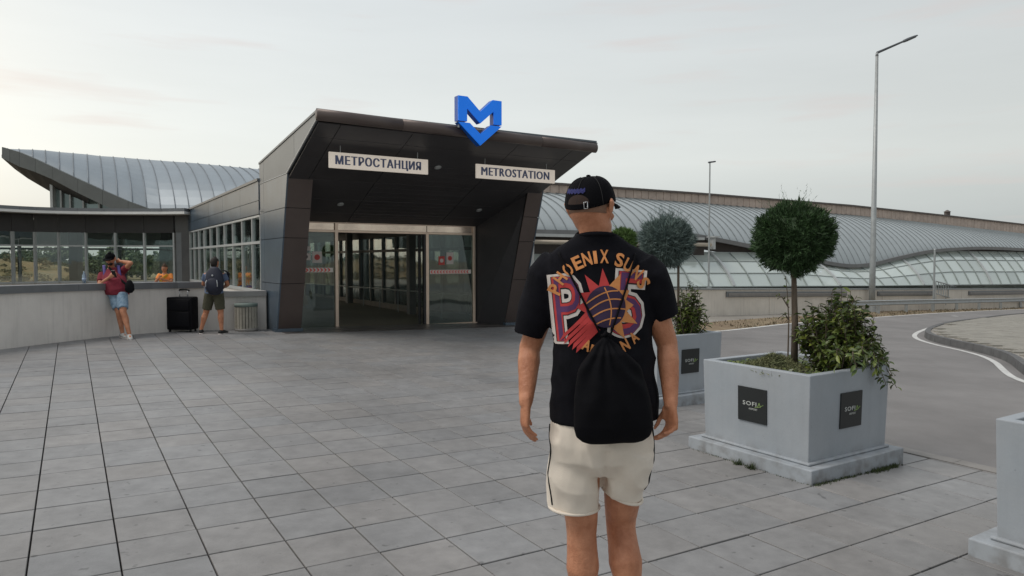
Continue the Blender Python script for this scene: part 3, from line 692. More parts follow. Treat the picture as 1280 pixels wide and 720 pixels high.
# left corridor (outer) wall: glazed strip seen from the forecourt
bm = bm_(); ebox(bm, 1.37, 12.8, .02, .2, -.9, .82); ep(bm, 'side_wall', m_stucco)
mull = [1.37, 2.25, 3.43, 4.64, 5.86, 7.04, 8.24, 9.42, 10.6, 11.7, 12.72]
for a in mull: bm = bm_(); ebox(bm, a-.025, a+.025, 0.0, .05, .83, 2.58); ep(bm, 'window_mullion', m_alu)
for z0, z1 in ((.80, .87), (1.94, 2.0), (2.55, 2.6)): bm = bm_(); ebox(bm, 1.4, 12.75, -.005, .09, z0, z1); ep(bm, 'window_rail', m_alu)
for a0, a1 in zip(mull, mull[1:]):
    for z0, z1 in ((.87, 1.94), (2.0, 2.55)):
        bm = bm_(); ebox(bm, a0+.035, a1-.035, .04, .05, z0, z1); ep(bm, 'window_pane', m_glass)
for k, (a0, a1) in enumerate(zip(mull[::2], mull[2::2]+[12.8])):
    for z0, z1 in ((2.61, 2.92), (2.92, 3.36)):
        bm = bm_(); ebox(bm, a0+.006, a1-.006, -.02, .0, z0+.006, z1-.006); ep(bm, 'fascia_panel', m_clad)
bm = bm_(); ebox(bm, 1.36, 12.8, .003, .15, 2.61, 3.34); ep(bm, 'fascia_backing', m_dark)
bm = bm_(); ebox(bm, 1.36, 12.8, -.05, .2, 3.36, 3.42); ep(bm, 'roof_edge', m_cap)
for i in range(6):
    bm = bm_(); ebox(bm, 2.4+i*2.1, 2.62+i*2.1, .9, 1.12, -.6, 2.6); ep(bm, 'corridor_column', m_dframe)
# ================================================================== LETTERING HELPER
def text_bm(s, size=1., thick=0., depth=.0, space=1.0):
    cu = bpy.data.curves.new('t', 'FONT'); cu.body = s; cu.size = size; cu.offset = thick; cu.extrude = depth; cu.space_character = space; cu.resolution_u = 3
    o = bpy.data.objects.new('t', cu); COL.objects.link(o); bpy.context.view_layer.update()
    me = bpy.data.meshes.new_from_object(o.evaluated_get(bpy.context.evaluated_depsgraph_get()))
    bpy.data.objects.remove(o); bpy.data.curves.remove(cu)
    bm = bm_(); bm.from_mesh(me); bpy.data.meshes.remove(me)
    x = [v.co.x for v in bm.verts]; y = [v.co.y for v in bm.verts]
    return bm, min(x), max(x), min(y), max(y)
def text_fit(s, c, u, v, wd, ht, thick=.02, depth=.01, space=1.0):
    """lettering centred at c, spanning wd along u and ht along v"""
    bm, x0, x1, y0, y1 = text_bm(s, 1, thick, depth, space)
    n = u.cross(v).normalized()
    for q in bm.verts:
        X = ((q.co.x-x0)/(x1-x0)-.5)*wd; Y = ((q.co.y-y0)/(y1-y0)-.5)*ht
        q.co = c+u*X+v*Y+n*(q.co.z)
    return bm
# ---- hanging signs
for txt, b0, b1, lab in (('МЕТРОСТАНЦИЯ', .42, 2.43, 'cream hanging sign reading МЕТРОСТАНЦИЯ under the left of the canopy'), ('METROSTATION', 3.53, 5.54, 'cream hanging sign reading METROSTATION under the right of the canopy')):
    a = -2.4; t = thing('hanging_sign', lab, 'sign', tuple(E(a, (b0+b1)/2, 3.28)), 'bilingual station signs')
    bm = bm_(); ebox(bm, a-.02, a+.02, b0, b1, 3.275, 3.57); bev(wobj('sign_board', fixn(bm), m_signw, t), .004, 1)
    wd = 1.72; ht = .165 if txt[0] != 'М' or True else .2
    desc = .03 if 'Ц' in txt else 0
    bm = bm_()
    for k_ in (-2, -1, 0, 1, 2):
        tb = text_fit(txt, E(a-.024-.0004*k_, (b0+b1)/2-.02+.0048*k_, 3.428-desc/2), B, UP, wd, .172+desc, .0, .002, 1.14); tm = bpy.data.meshes.new('t'); tb.to_mesh(tm); tb.free(); bm.from_mesh(tm); bpy.data.meshes.remove(tm)
    wobj('lettering', bm, m_signt, t)
    for b in (b0+.22, b1-.22):
        bm = bm_(); tube(bm, [E(a, b, 3.57), E(a, b, soff_z(a)+.01)], .008, 6); wobj('hanger_rod', fixn(bm), m_steel, t)
# ---- blue M emblem
t = thing('metro_emblem', 'large blue letter M with arrow emblem standing over the canopy edge', 'sign', tuple(E(-3.32, 3.1, 3.8)))
Mp = [(0, 0), (0, .47), (.20, .47), (.48, .215), (.76, .47), (.96, .47), (.96, 0), (.78, 0), (.78, .25), (.48, -.01), (.19, .25), (.19, 0)]
Vp = [(0, .39), (.25, .39), (.48, .20), (.71, .39), (.96, .39), (.48, -.02)]
for nm, P_, z in (('letter', Mp, 4.215), ('arrow', Vp, 3.80)):
    bm = bm_(); slab(bm, [E(-3.34, 2.62+u, z+v) for u, v in P_], A*-.02); bm.normal_update(); bmesh.ops.triangulate(bm, faces=[f for f in bm.faces if len(f.verts) > 4]); wobj(nm, fixn(bm), m_blue, t)
    bm = bm_(); slab(bm, [E(-3.34, 2.62+u, z+v) for u, v in P_], A*.14); bm.normal_update(); bmesh.ops.triangulate(bm, faces=[f for f in bm.faces if len(f.verts) > 4]); wobj(nm+'_side', fixn(bm), m_bdark, t)
bm = bm_()
for b in (2.68, 3.50): tube(bm, [E(-3.26, b, 4.10), E(-3.26, b, 4.23)], .022, 8)
tube(bm, [E(-3.2, 2.7, 4.1), E(-3.2, 3.5, 4.05)], .02, 8)
wobj('mounting_stub', fixn(bm), m_steel, t)

# ================================================================== GLAZED GALLERY (left, behind the parapet)
gal = thing('glazed_gallery', 'long glazed gallery with flat dark roof behind the parapet wall', 'building', (-15, 25, 0))
def gp(bm, name, mat, smooth=False): return wobj(name, fixn(bm), mat, gal, smooth)
gpx = [(-320, 15.5), (-260, 17.5), (-200, 19.3), (-150, 20.7), (-105, 21.9), (-70, 22.7), (-40, 23.4), (-13, 23.9), (16, 24.5), (44, 25.0), (74, 25.4), (108, 25.7), (145, 25.85), (181, 25.9), (218, 25.9)]
gpt = [Vector(((px-640)/FPX*Y*1.0, Y)) for px, Y in gpx]
corner = Vector((E(12.8, 0, 0)[0], E(12.8, 0, 0)[1]))
def seg_box(bm, p, q, t0, t1, z0, z1, e0=0, e1=0):
    d = (q-p).normalized(); n = Vector((-d.y, d.x)); p = p+d*e0; q = q-d*e1
    hexa(bm, [Vector((*(p+n*t0), z0)), Vector((*(q+n*t0), z0)), Vector((*(q+n*t1), z0)), Vector((*(p+n*t1), z0)), Vector((*(p+n*t0), z1)), Vector((*(q+n*t0), z1)), Vector((*(q+n*t1), z1)), Vector((*(p+n*t1), z1))])
rear_ = offs(gpt, 4.2)
for i, (p, q) in enumerate(zip(gpt, gpt[1:])):
    for z0, z1 in ((.80, 2.05), (2.10, 2.56)):
        bm = bm_(); seg_box(bm, p, q, .04, .05, z0, z1, .04, .04); gp(bm, 'window_pane', m_glass)
    for z0, z1 in ((2.05, 2.10), (.74, .80)): bm = bm_(); seg_box(bm, p, q, 0, .10, z0, z1, .03, .03); gp(bm, 'window_rail', m_alu)
    bm = bm_(); seg_box(bm, p, q, .02, .30, -1.2, .74, 0, 0); gp(bm, 'sill_wall', m_stucco)
    bm = bm_(); seg_box(bm, p, q, .0, .2, 2.56, 3.22, .004, .004); gp(bm, 'dark_fascia', M('gallery_dark_fascia', (.038, .036, .036), .5, .12, 2, rnd=.06))
    # rear glazing 4.2 m behind
    p2, q2 = rear_[i], rear_[i+1]
    for t0, t1, z0, z1 in ((0, .1, 1.98, 2.06), (-.05, .15, 2.14, 3.2), (0, .1, .30, .36)): bm = bm_(); seg_box(bm, p2, q2, t0, t1, z0, z1); gp(bm, 'rear_rail', m_dframe if z1 < 3 else M('grey_pane_reflection', (.30, .33, .31), .8, .15, 1.5))  # tall grey band added: paints in the reflected grey of the upper panes
    bm = bm_(); seg_box(bm, p2, q2, 0, .25, -1, .28); gp(bm, 'rear_wall', m_dframe)
    bm = bm_(); box(bm, p2.x-.05, p2.x+.05, p2.y-.05, p2.y+.05, .3, 2.5); gp(bm, 'rear_post', m_dframe)
    if i % 2 == 0: bm = bm_(); box(bm, p2.x+.45, p2.x+.80, p2.y-.9, p2.y-.55, -.5, 2.9); gp(bm, 'gallery_column', M('column_grey', (.05, .05, .05), .6, .1, 3))
for p in gpt:
    bm = bm_(); box(bm, p.x-.03, p.x+.03, p.y-.03, p.y+.10, .74, 2.56); gp(bm, 'window_mullion', m_alu)
# pier at the corner
bm = bm_(); seg_box(bm, gpt[-1], corner+Vector((-.02, 0)), .03, .25, -1, 3.2, .05, .0); gp(bm, 'corner_pier', M('pier_grey', (.13, .13, .13), .5, .1, 3, metal=.3))
bm = bm_(); box(bm, gpt[-1].x+.10, gpt[-1].x+.30, gpt[-1].y-.03, gpt[-1].y+.1, .7, 2.57); gp(bm, 'corner_trim', m_cap)
# roof slab with overhang: front edge 0.9 m forward of the glass
rl = gpt+[corner+Vector((.35, -.05))]
fr = offs(rl, -.75); bk = offs(rl, 5.5)
for i in range(len(rl)-1):
    bm = bm_()
    for t0, t1, mt, nm in ((3.285, 3.40, m_cap, 'roof_edge'),):
        a, b, c, d = fr[i], fr[i+1], bk[i+1], bk[i]; g = (b-a).normalized()*.006
        hexa(bm, [Vector((*(a+g), t0)), Vector((*b, t0)), Vector((*c, t0)), Vector((*(d+g), t0)), Vector((*(a+g), t1)), Vector((*b, t1)), Vector((*c, t1)), Vector((*(d+g), t1))])
        gp(bm, nm, mt)
bm = bm_()
for i in range(len(rl)-1):
    a, b = offs(fr, -.008)[i], offs(fr, -.008)[i+1]; c, d = offs(fr, .6)[i+1], offs(fr, .6)[i]
    hexa(bm, [Vector((*a, 3.195)), Vector((*b, 3.195)), Vector((*c, 3.195)), Vector((*d, 3.195)), Vector((*a, 3.283)), Vector((*b, 3.283)), Vector((*c, 3.283)), Vector((*d, 3.283))])
bmesh.ops.remove_doubles(bm, verts=bm.verts, dist=1e-4); gp(bm, 'white_drip_edge', M('white_drip', (.8, .8, .78), .5, .05, 3))
bm = bm_(); v = [bm.verts.new((*p, -.25)) for p in offs(gpt, .3)]+[bm.verts.new((*p, -.25)) for p in offs(gpt, 4.1)[::-1]]; bm.faces.new(v); bm.normal_update(); bmesh.ops.triangulate(bm, faces=bm.faces); gp(bm, 'gallery_floor', m_floor)
# reclining visitor in the gallery is built with the people below

# ================================================================== CURVED HALL ROOF (left, far)
hall = thing('curved_hall', 'hall with a curved standing seam metal roof rising behind the gallery', 'building', (-22, 38, 0))
def hp(bm, name, mat, smooth=False): return wobj(name, fixn(bm), mat, hall, smooth)
rim_up = [(2, 183.5), (24, 190), (45, 199), (67, 209.5), (92, 221), (110, 230), (129, 238), (147, 246), (165, 253.5), (182, 259.5), (200, 266)]
rim_lo = [(2, 197), (22, 207.5), (44, 215), (65, 224), (97, 241), (128, 256), (150, 266), (200, 290)]
seams = [(10, 186, 10, 187), (24, 186.5, 24, 190.5), (41, 187, 41, 197.5), (57, 188, 57, 205), (74.4, 190, 74.4, 213), (91.7, 191.5, 92, 221), (109, 193, 110.5, 230), (125, 195, 128.6, 238), (141.5, 196, 147, 246), (156, 197.3, 165.5, 253.5), (171.5, 198.5, 183.5, 262), (186.5, 199.7, 201, 266), (201, 200.8, 220, 266), (216.5, 202, 237, 266), (232, 203, 254, 266), (247, 204.2, 271, 266), (261, 205.6, 288, 266), (274, 206.8, 304, 266), (287, 208, 320, 266), (299, 209.2, 335, 266), (311, 210.3, 350, 266), (323, 211.5, 365, 266), (336, 213, 380, 266), (350, 214.5, 395, 266)]
curves = []
for (xt, yt, xb, yb) in seams:
    yb = max(yb, yt+1.0); fr_ = min(1, (yb-yt)/60); c = []
    Yt = 36+5*fr_; Pa = Pt(xt, yt, Yt); Pb = Pt(xb, yb, 36)
    for k in range(11):
        s = k/10; p = Pa.lerp(Pb, s); bul = math.sin(s*PI)*1.0*fr_
        th = s*PI/2
        p = Vector((Pa.x+(Pb.x-Pa.x)*math.sin(th)*.6+(Pb.x-Pa.x)*s*.4, Pa.y+(Pb.y-Pa.y)*(math.sin(th)*.6+s*.4), Pa.z+(Pb.z-Pa.z)*((1-math.cos(th))*.5+s*.5)))
        c.append(p)
    curves.append(c)
for c, d in zip(curves, curves[1:]):
    bm = bm_(); nrm = Vector((0, -.5, .8)).normalized()
    for k in range(10):
        v = [bm.verts.new(p) for p in (c[k], d[k], d[k+1], c[k+1])]; bm.faces.new(v)
    bmesh.ops.remove_doubles(bm, verts=bm.verts, dist=1e-4)
    r = bmesh.ops.extrude_face_region(bm, geom=bm.faces[:])
    for g in r['geom']:
        if isinstance(g, bmesh.types.BMVert): g.co -= nrm*.06
    hp(bm, 'roof_panel', m_roofh)
for c in curves:
    bm = bm_(); off = Vector((0, -.5, .8)).normalized()*.03
    tube(bm, [p+off for p in c], .020, 4); hp(bm, 'standing_seam', m_seamh)
# rim fascia panels, dark underside and gable glass
rx = [2, 12, 24, 44, 65, 97, 128, 160, 196]
for x0, x1 in zip(rx, rx[1:]):
    bm = bm_(); x0 += .3
    P_ = [Pt(x0, interp(rim_up, x0), 35.8), Pt(x1, interp(rim_up, x1), 35.8), Pt(x1, interp(rim_lo, x1), 35.8), Pt(x0, interp(rim_lo, x0), 35.8)]
    slab(bm, P_, Vector((0, .25, 0))); hp(bm, 'rim_panel', M('rim_panel_grey', (.15, .16, .155), .5, .1, 2, metal=.3, rnd=.06))
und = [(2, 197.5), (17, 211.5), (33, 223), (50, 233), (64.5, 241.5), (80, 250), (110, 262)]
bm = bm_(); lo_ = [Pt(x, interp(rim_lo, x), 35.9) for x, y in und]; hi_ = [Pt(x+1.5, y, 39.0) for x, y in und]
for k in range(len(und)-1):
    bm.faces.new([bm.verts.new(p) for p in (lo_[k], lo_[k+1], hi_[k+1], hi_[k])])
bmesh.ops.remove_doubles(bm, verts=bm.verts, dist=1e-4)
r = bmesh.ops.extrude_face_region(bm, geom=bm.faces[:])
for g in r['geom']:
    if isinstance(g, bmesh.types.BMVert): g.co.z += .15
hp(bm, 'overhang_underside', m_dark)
gx_ = [66, 76, 87.5, 104, 124, 150, 180]
for x0, x1 in zip(gx_, gx_[1:]):
    bm = bm_(); y0, y1 = interp(rim_lo, x0)-3, interp(rim_lo, x1)-3
    slab(bm, [Pt(x0+.4, y0, 37.5), Pt(x1-.4, y1, 37.5), Pt(x1-.4, 285, 37.5), Pt(x0+.4, 285, 37.5)], Vector((0, .05, 0))); hp(bm, 'gable_pane', M('gable_glass', (.24, .31, .31), .15, .2, .5, metal=.3, rnd=.2))
for x in gx_[1:]:
    bm = bm_(); p = Pt(x, interp(rim_lo, x)-2, 37.4); q = Pt(x, 285, 37.4); box(bm, p.x-.04, p.x+.04, 37.36, 37.56, q.z, p.z); hp(bm, 'gable_mullion', m_steel)
bm = bm_(); p = Pt(65, 222, 37.3); q = Pt(65, 285, 37.3); box(bm, p.x-.07, p.x+.07, 37.2, 37.6, q.z, p.z); hp(bm, 'gable_post', m_alu)
bm = bm_(); box(bm, -26, -8, 37.7, 41, -.5, 4.2); bm.clear(); box(bm, -26, -10, 38.5, 40, 3.6, 4.3); hp(bm, 'hall_wall', m_clad)

# ================================================================== AIRPORT TERMINAL (right, far)
ter = thing('airport_terminal', 'long low terminal with seamed metal roof, brown ridge beam and sloping skylights', 'building', tuple(E(2, 20, -.5)))
def tp_(bm, name, mat, smooth=False): return wobj(name, fixn(bm), mat, ter, smooth)
eave = [(6.0, 2.46), (8.55, 2.48), (12, 2.50), (14.64, 2.53), (16.91, 2.31), (19.2, 2.02), (21.4, 1.74), (23.56, 1.45), (25.0, 1.36), (26.48, 1.44), (28.39, 1.70), (31.12, 2.02), (34, 2.17), (36.57, 2.23), (41.07, 2.18), (50, 2.0), (60, 1.8)]
ridge = [(6, 3.98), (11.22, 3.98), (18.6, 3.94), (29.34, 3.80), (38, 3.55), (48.47, 3.21), (60, 2.85)]
AE, AR = 2.7, 5.7
def rp_(b, s):
    ze, zr = smooth_interp(eave, b), interp(ridge, b); th = s*PI/2
    a = AR-(AR-AE)*(math.sin(th)*.55+s*.45); z = zr-(zr-ze)*((1-math.cos(th))*.65+s*.35)
    return E(a, b, z)
NB = 130; bb = [7.9+(60-7.9)*i/NB for i in range(NB+1)]
bm = bm_(); gvv = [[bm.verts.new(rp_(b, s/12)) for s in range(13)] for b in bb]
for i in range(NB):
    for k in range(12): bm.faces.new((gvv[i][k], gvv[i+1][k], gvv[i+1][k+1], gvv[i][k+1]))
r = bmesh.ops.extrude_face_region(bm, geom=bm.faces[:])
for g in r['geom']:
    if isinstance(g, bmesh.types.BMVert): g.co.z -= .05
tp_(bm, 'roof', m_roofm, True)
bm = bm_(); b = 8.0
while b < 60:
    pts_ = [rp_(b, s/10)+Vector((0, 0, .0)) for s in range(11)]
    for p, q in zip(pts_, pts_[1:]):
        hexa(bm, [p-B*.012-UP*.01, p+B*.012-UP*.01, q+B*.012-UP*.01, q-B*.012-UP*.01, p-B*.008+UP*.042, p+B*.008+UP*.042, q+B*.008+UP*.042, q-B*.008+UP*.042])
    b += .42
stuff(tp_(bm, 'standing_seam', m_seam))
# eave edge gutter
bm = bm_()
for i in range(NB):
    p, q = rp_(bb[i], 1), rp_(bb[i+1], 1)
    hexa(bm, [p-A*.08-UP*.13, q-A*.08-UP*.13, q+A*.04-UP*.13, p+A*.04-UP*.13, p-A*.08+UP*.02, q-A*.08+UP*.02, q+A*.04+UP*.02, p+A*.04+UP*.02])
bmesh.ops.remove_doubles(bm, verts=bm.verts, dist=1e-4)
tp_(bm, 'gutter', M('gutter_grey', (.20, .20, .20), .5, .1, 3, metal=.3))
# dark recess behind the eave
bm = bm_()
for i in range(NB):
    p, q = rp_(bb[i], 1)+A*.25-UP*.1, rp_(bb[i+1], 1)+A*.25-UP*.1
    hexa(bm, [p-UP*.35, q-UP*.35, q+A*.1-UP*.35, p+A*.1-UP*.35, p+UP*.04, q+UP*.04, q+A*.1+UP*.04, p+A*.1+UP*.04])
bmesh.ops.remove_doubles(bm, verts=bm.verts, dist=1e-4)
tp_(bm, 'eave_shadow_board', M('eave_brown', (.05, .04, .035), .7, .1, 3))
# white flat gutter + pipe at the left straight part
bm = bm_(); ebox(bm, 2.45, 2.62, 7.9, 15.6, 2.28, 2.37); tp_(bm, 'white_gutter', m_alu)
bm = bm_(); loft(bm, [E(2.35, 7.9, 2.11), E(2.35, 15.8, 2.11)], [.065]*2, seg=12, round_=False); tp_(bm, 'cream_pipe', m_cream, True)
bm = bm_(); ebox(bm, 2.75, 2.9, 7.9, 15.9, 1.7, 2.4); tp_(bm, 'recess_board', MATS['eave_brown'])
bm = bm_(); ebox(bm, 2.32, 2.48, 15.9, 16.02, 1.95, 2.42); ebox(bm, 2.2, 2.6, 15.85, 16.1, 2.37, 2.42); tp_(bm, 'pipe_bracket', m_alu)
# ridge beam with ribs
bm = bm_(); bmc = bm_(); b = 7.9
while b < 60:
    z0, z1 = interp(ridge, b), interp(ridge, b+.40); hh = .31+.007*(b-10)
    P_ = [E(AR-.02, b+.012, z0-.02), E(AR-.02, b+.388, z1-.02), E(AR-.02, b+.388, z1+hh), E(AR-.02, b+.012, z0+hh)]; slab(bm, P_, A*.08)
    P_ = [E(AR-.14, b, z0+hh+.003), E(AR-.14, b+.4, z1+hh+.003), E(AR+.3, b+.4, z1+hh+.003), E(AR+.3, b, z0+hh+.003)]; slab(bmc, P_, UP*.07)
    b += .40
stuff(tp_(bm, 'beam_rib', m_beam)); tp_(bmc, 'beam_coping', m_cop)
bm = bm_(); slab(bm, [E(AR+.07, 7.9, interp(ridge, 7.9)-.2), E(AR+.07, 60, interp(ridge, 60)-.2), E(AR+.07, 60, interp(ridge, 60)+.2), E(AR+.07, 7.9, interp(ridge, 7.9)+.28)], A*.1); tp_(bm, 'beam_backing', m_dark)
# skylight band
wt = [(6, .70), (14.3, .56), (23, .36), (38.5, .02), (60, -.3)]
gb = [(6, .82), (14.85, .64), (24.9, .48), (38.8, .28), (60, 0)]
def gl_(b, s):
    z0 = interp(gb, b); z1 = max(smooth_interp(eave, b)-.10, z0+.6)
    z1 = min(z1, 2.0 if b > 27 else 1.85)
    th = s*PI/2
    return E(1.75+1.15*(s*.6+(1-math.cos(th))*.4), b, z0+(z1-z0)*(s*.75+math.sin(th)*.25))
b = 7.92; MS = 1.05; nb = 0
while b < 56:
    for s0, s1 in ((0, .34), (.34, .68), (.68, 1.0)):
        bm = bm_(); g = .02
        P_ = [gl_(b+g, s0+.012), gl_(b+MS-g, s0+.012), gl_(b+MS-g, s1-.012), gl_(b+g, s1-.012)]; slab(bm, P_, A*.02)
        tp_(bm, 'skylight_pane', m_sky)
    bm = bm_(); big = nb % 6 == 2
    wv = .055 if big else .016
    for k in range(8):
        p, q = gl_(b, k/8), gl_(b, (k+1)/8); o_ = A*-.03+UP*.02
        hexa(bm, [p-B*wv, p+B*wv, q+B*wv, q-B*wv, p-B*wv+o_*(2 if big else 1), p+B*wv+o_*(2 if big else 1), q+B*wv+o_*(2 if big else 1), q-B*wv+o_*(2 if big else 1)])
    tp_(bm, 'skylight_rafter', m_alu if big else M('rafter_grey', (.40, .44, .43), .5, .1, 3, metal=.3))
    b += MS; nb += 1
bm = bm_()
for s in (.0, .34, .68, 1.0):
    for k in range(60):
        b0, b1 = 7.92+k*.8, 7.92+(k+1)*.8; p, q = gl_(b0, s), gl_(b1, s)
        hexa(bm, [p-UP*.012, q-UP*.012, q-A*.03-UP*.012, p-A*.03-UP*.012, p+UP*.012, q+UP*.012, q-A*.03+UP*.012, p-A*.03+UP*.012])
tp_(bm, 'skylight_purlin', MATS['rafter_grey'])
bm = bm_(); slab(bm, [E(3.0, 7.95, -.4), E(3.0, 60, -1), E(3.6, 60, 1.7), E(3.6, 7.95, 1.9)], A*.1); tp_(bm, 'skylight_interior', M('interior_pale', (.62, .66, .63), .8, .25, .6))
# base wall and its long slots
bm = bm_(); ebox(bm, 1.9, 18.5, 7.75, 7.88, -1.2, 2.9); tp_(bm, 'end_wall', M('pale_end_wall', (.62, .62, .60), .8, .12, 1.2, stretch=(2, 2, .2)))
for b0, b1 in ((7.9, 12.2), (12.2, 18.1), (18.1, 25.4), (25.4, 32), (32, 40), (40, 50), (50, 60)):
    bm = bm_(); z0, z1 = interp(wt, b0), interp(wt, b1)
    P_ = [E(1.6, b0+.01, -2.2), E(1.6, b1-.01, -2.2), E(1.6, b1-.01, z1), E(1.6, b0+.01, z0)]; slab(bm, P_, A*.3); tp_(bm, 'base_wall', m_twall)
bm = bm_()
for i in range(50):
    b0, b1 = 7.9+i*1.04, 7.9+(i+1)*1.04; z0, z1 = interp(wt, b0), interp(wt, b1)
    slab(bm, [E(1.55, b0, z0+.003), E(1.55, b1, z1+.003), E(1.95, b1, z1+.003), E(1.95, b0, z0+.003)], UP*.05)
tp_(bm, 'wall_coping', m_steel)
for b0, b1 in ((15.75, 22.8), (25.0, 29.4), (32.6, 44)):
    za, zb_ = interp(wt, b0), interp(wt, b1)
    bm = bm_(); slab(bm, [E(1.54, b0, za-.26), E(1.54, b1, zb_-.26), E(1.54, b1, zb_-.07), E(1.54, b0, za-.07)], A*.05); tp_(bm, 'slot_panel', m_cap)
    bm = bm_(); slab(bm, [E(1.50, b0+.08, za-.20), E(1.50, b1-.08, zb_-.20), E(1.50, b1-.08, zb_-.235), E(1.50, b0+.08, za-.235)], A*.06); slab(bm, [E(1.515, b0+.08, za-.12), E(1.515, b1-.08, zb_-.12), E(1.515, b1-.08, zb_-.19), E(1.515, b0+.08, za-.19)], A*.03)
    tp_(bm, 'slot_rail', m_kerbl)
# ridge vent knob
bm = bm_(); p = E(AR+.1, 39.0, interp(ridge, 39)+.55); box(bm, p.x-.12, p.x+.12, p.y-.1, p.y+.1, p.z, p.z+.25); loft(bm, [p+UP*.25, p+UP*.36], [.2, .03], round_=False); tp_(bm, 'ridge_vent', m_cop)

# ---- guardrail
gr = thing('guardrail', 'galvanised steel crash barrier on short posts along the far road edge', 'guardrail', (14, 27.7, -.5))
grl = [Vector(G(px, py)[:2]) for px, py in ((1040, 393.5), (1065, 392.5), (1099, 391), (1134, 389.5), (1167, 388.3), (1197, 387.2), (1225, 386.2), (1252, 385.2), (1277, 384.2), (1300, 383.4), (1322, 382.7))]
hr = lambda p: gz(p.x, p.y)+.50
for i in range(0, len(grl)-1, 2):
    bm = bm_(); prof = [(0, .0), (.035, -.03), (.0, -.075), (0, -.13), (.035, -.175), (0, -.21)]
    seg = grl[i:i+3]
    rows_ = []
    for j, p in enumerate(seg):
        t = (seg[min(j+1, len(seg)-1)]-seg[max(j-1, 0)]).normalized(); n = Vector((t.y, -t.x)); pp = p+t*(.01 if j == 0 else 0)
        rows_.append([bm.verts.new((pp.x+n.x*u, pp.y+n.y*u, hr(p)+v)) for u, v in prof]+[bm.verts.new((pp.x+n.x*(u-.006), pp.y+n.y*(u-.006), hr(p)+v)) for u, v in prof[::-1]])
    for a, b in zip(rows_, rows_[1:]):
        m_ = len(a)
        for k in range(m_): bm.faces.new((a[k], a[(k+1) % m_], b[(k+1) % m_], b[k]))
    bm.faces.new(rows_[0]); bm.faces.new(rows_[-1][::-1])
    wobj('rail', fixn(bm), m_steel, gr)
for p in grl:
    bm = bm_(); z = gz(p.x, p.y); box(bm, p.x-.05, p.x+.05, p.y+.05, p.y+.13, z-.3, z+.46); wobj('post', fixn(bm), m_steel, gr)
# ---- street lamp
def lamp(px, ybase, ytop, Y, arm, lab, r0, r1, nm='street_lamp'):
    p = Pt(px, ybase, Y); zt_ = Pt(px, ytop, Y).z; z0 = gz(p.x, p.y)-.1
    t = thing(nm, lab, 'street lamp', (p.x, p.y, z0))
    bm = bm_(); tube(bm, [(p.x, p.y, z0), (p.x, p.y, z0+2), (p.x, p.y, zt_)], [r0, r0*.92, r1], 14); wobj('pole', fixn(bm), m_steel, t, True)
    bm = bm_(); tube(bm, [(p.x, p.y, z0), (p.x, p.y, z0+.35)], [r0*1.5, r0*1.25], 14); wobj('base_sleeve', fixn(bm), m_steel, t)
    if arm:
        q = Vector((p.x+arm[0], p.y+arm[1], zt_+arm[2])); o = Vector((p.x, p.y, zt_))
        bm = bm_(); tube(bm, [o-UP*.12, o, o.lerp(q, .68)], [r1*1.2, r1*.95, r1*.7], 10); wobj('arm', fixn(bm), m_lamp, t)
        d = (q-o).normalized()
        bm = bm_(); s0 = o.lerp(q, .64)
        loft(bm, [s0, s0+(q-s0)*.12, s0+(q-s0)*.4, s0+(q-s0)*.8, q], [(.05, .04), (.11, .06), (.14, .065), (.12, .05), (.05, .03)], side=Vector((-.2, 1, 0)), seg=14); hd = wobj('lamp_head', fixn(bm), m_lamp, t)
        bm = bm_(); dn = (q-s0).cross(Vector((-.2, 1, 0))).normalized(); dn = dn if dn.z < 0 else -dn
        loft(bm, [s0+(q-s0)*.3+dn*.05, s0+(q-s0)*.85+dn*.045], [(.09, .015), (.08, .015)], side=Vector((-.2, 1, 0)), seg=10); l_ = obj('lamp_lens', fixn(bm), m_alu, None); l_.parent = hd
    return t
lamp(1090, 373, 66, 28.9, (1.55, -.1, .66), 'tall galvanised street lamp with one angled arm beside the crash barrier', .125, .055)
tl = thing('lamp_post', 'slender lamp mast with small head rising in front of the ridge beam', 'lamp mast', tuple(E(2.2, 17.0, 1.0)))
pm = Pt(884.5, 325, 0.1); um = (884.5-640)/FPX
# mast stands on the terminal wall top, 2.3 m behind it
bM = None
for k in range(200):
    q = E(1.7, 6+k*.1, 0)
    if q.x/q.y > um: bM = 6+k*.1; break
q = E(1.7, bM, 0); zb0 = .55; zt0 = Pt(884.5, 203, q.y).z
bm = bm_(); tube(bm, [(q.x, q.y, zb0), (q.x, q.y, zt0)], [.035, .022], 8); wobj('pole', fixn(bm), m_steel, tl)
bm = bm_(); loft(bm, [Vector((q.x-.04, q.y, zt0)), Vector((q.x+.18, q.y, zt0+.03))], [(.05, .03), (.04, .025)], side=Vector((0, 1, 0))); wobj('lamp_head', fixn(bm), m_lamp, tl)
bm = bm_(); box(bm, q.x-.08, q.x+.08, q.y-.08, q.y+.08, .5, .62); wobj('base_plate', fixn(bm), m_steel, tl)
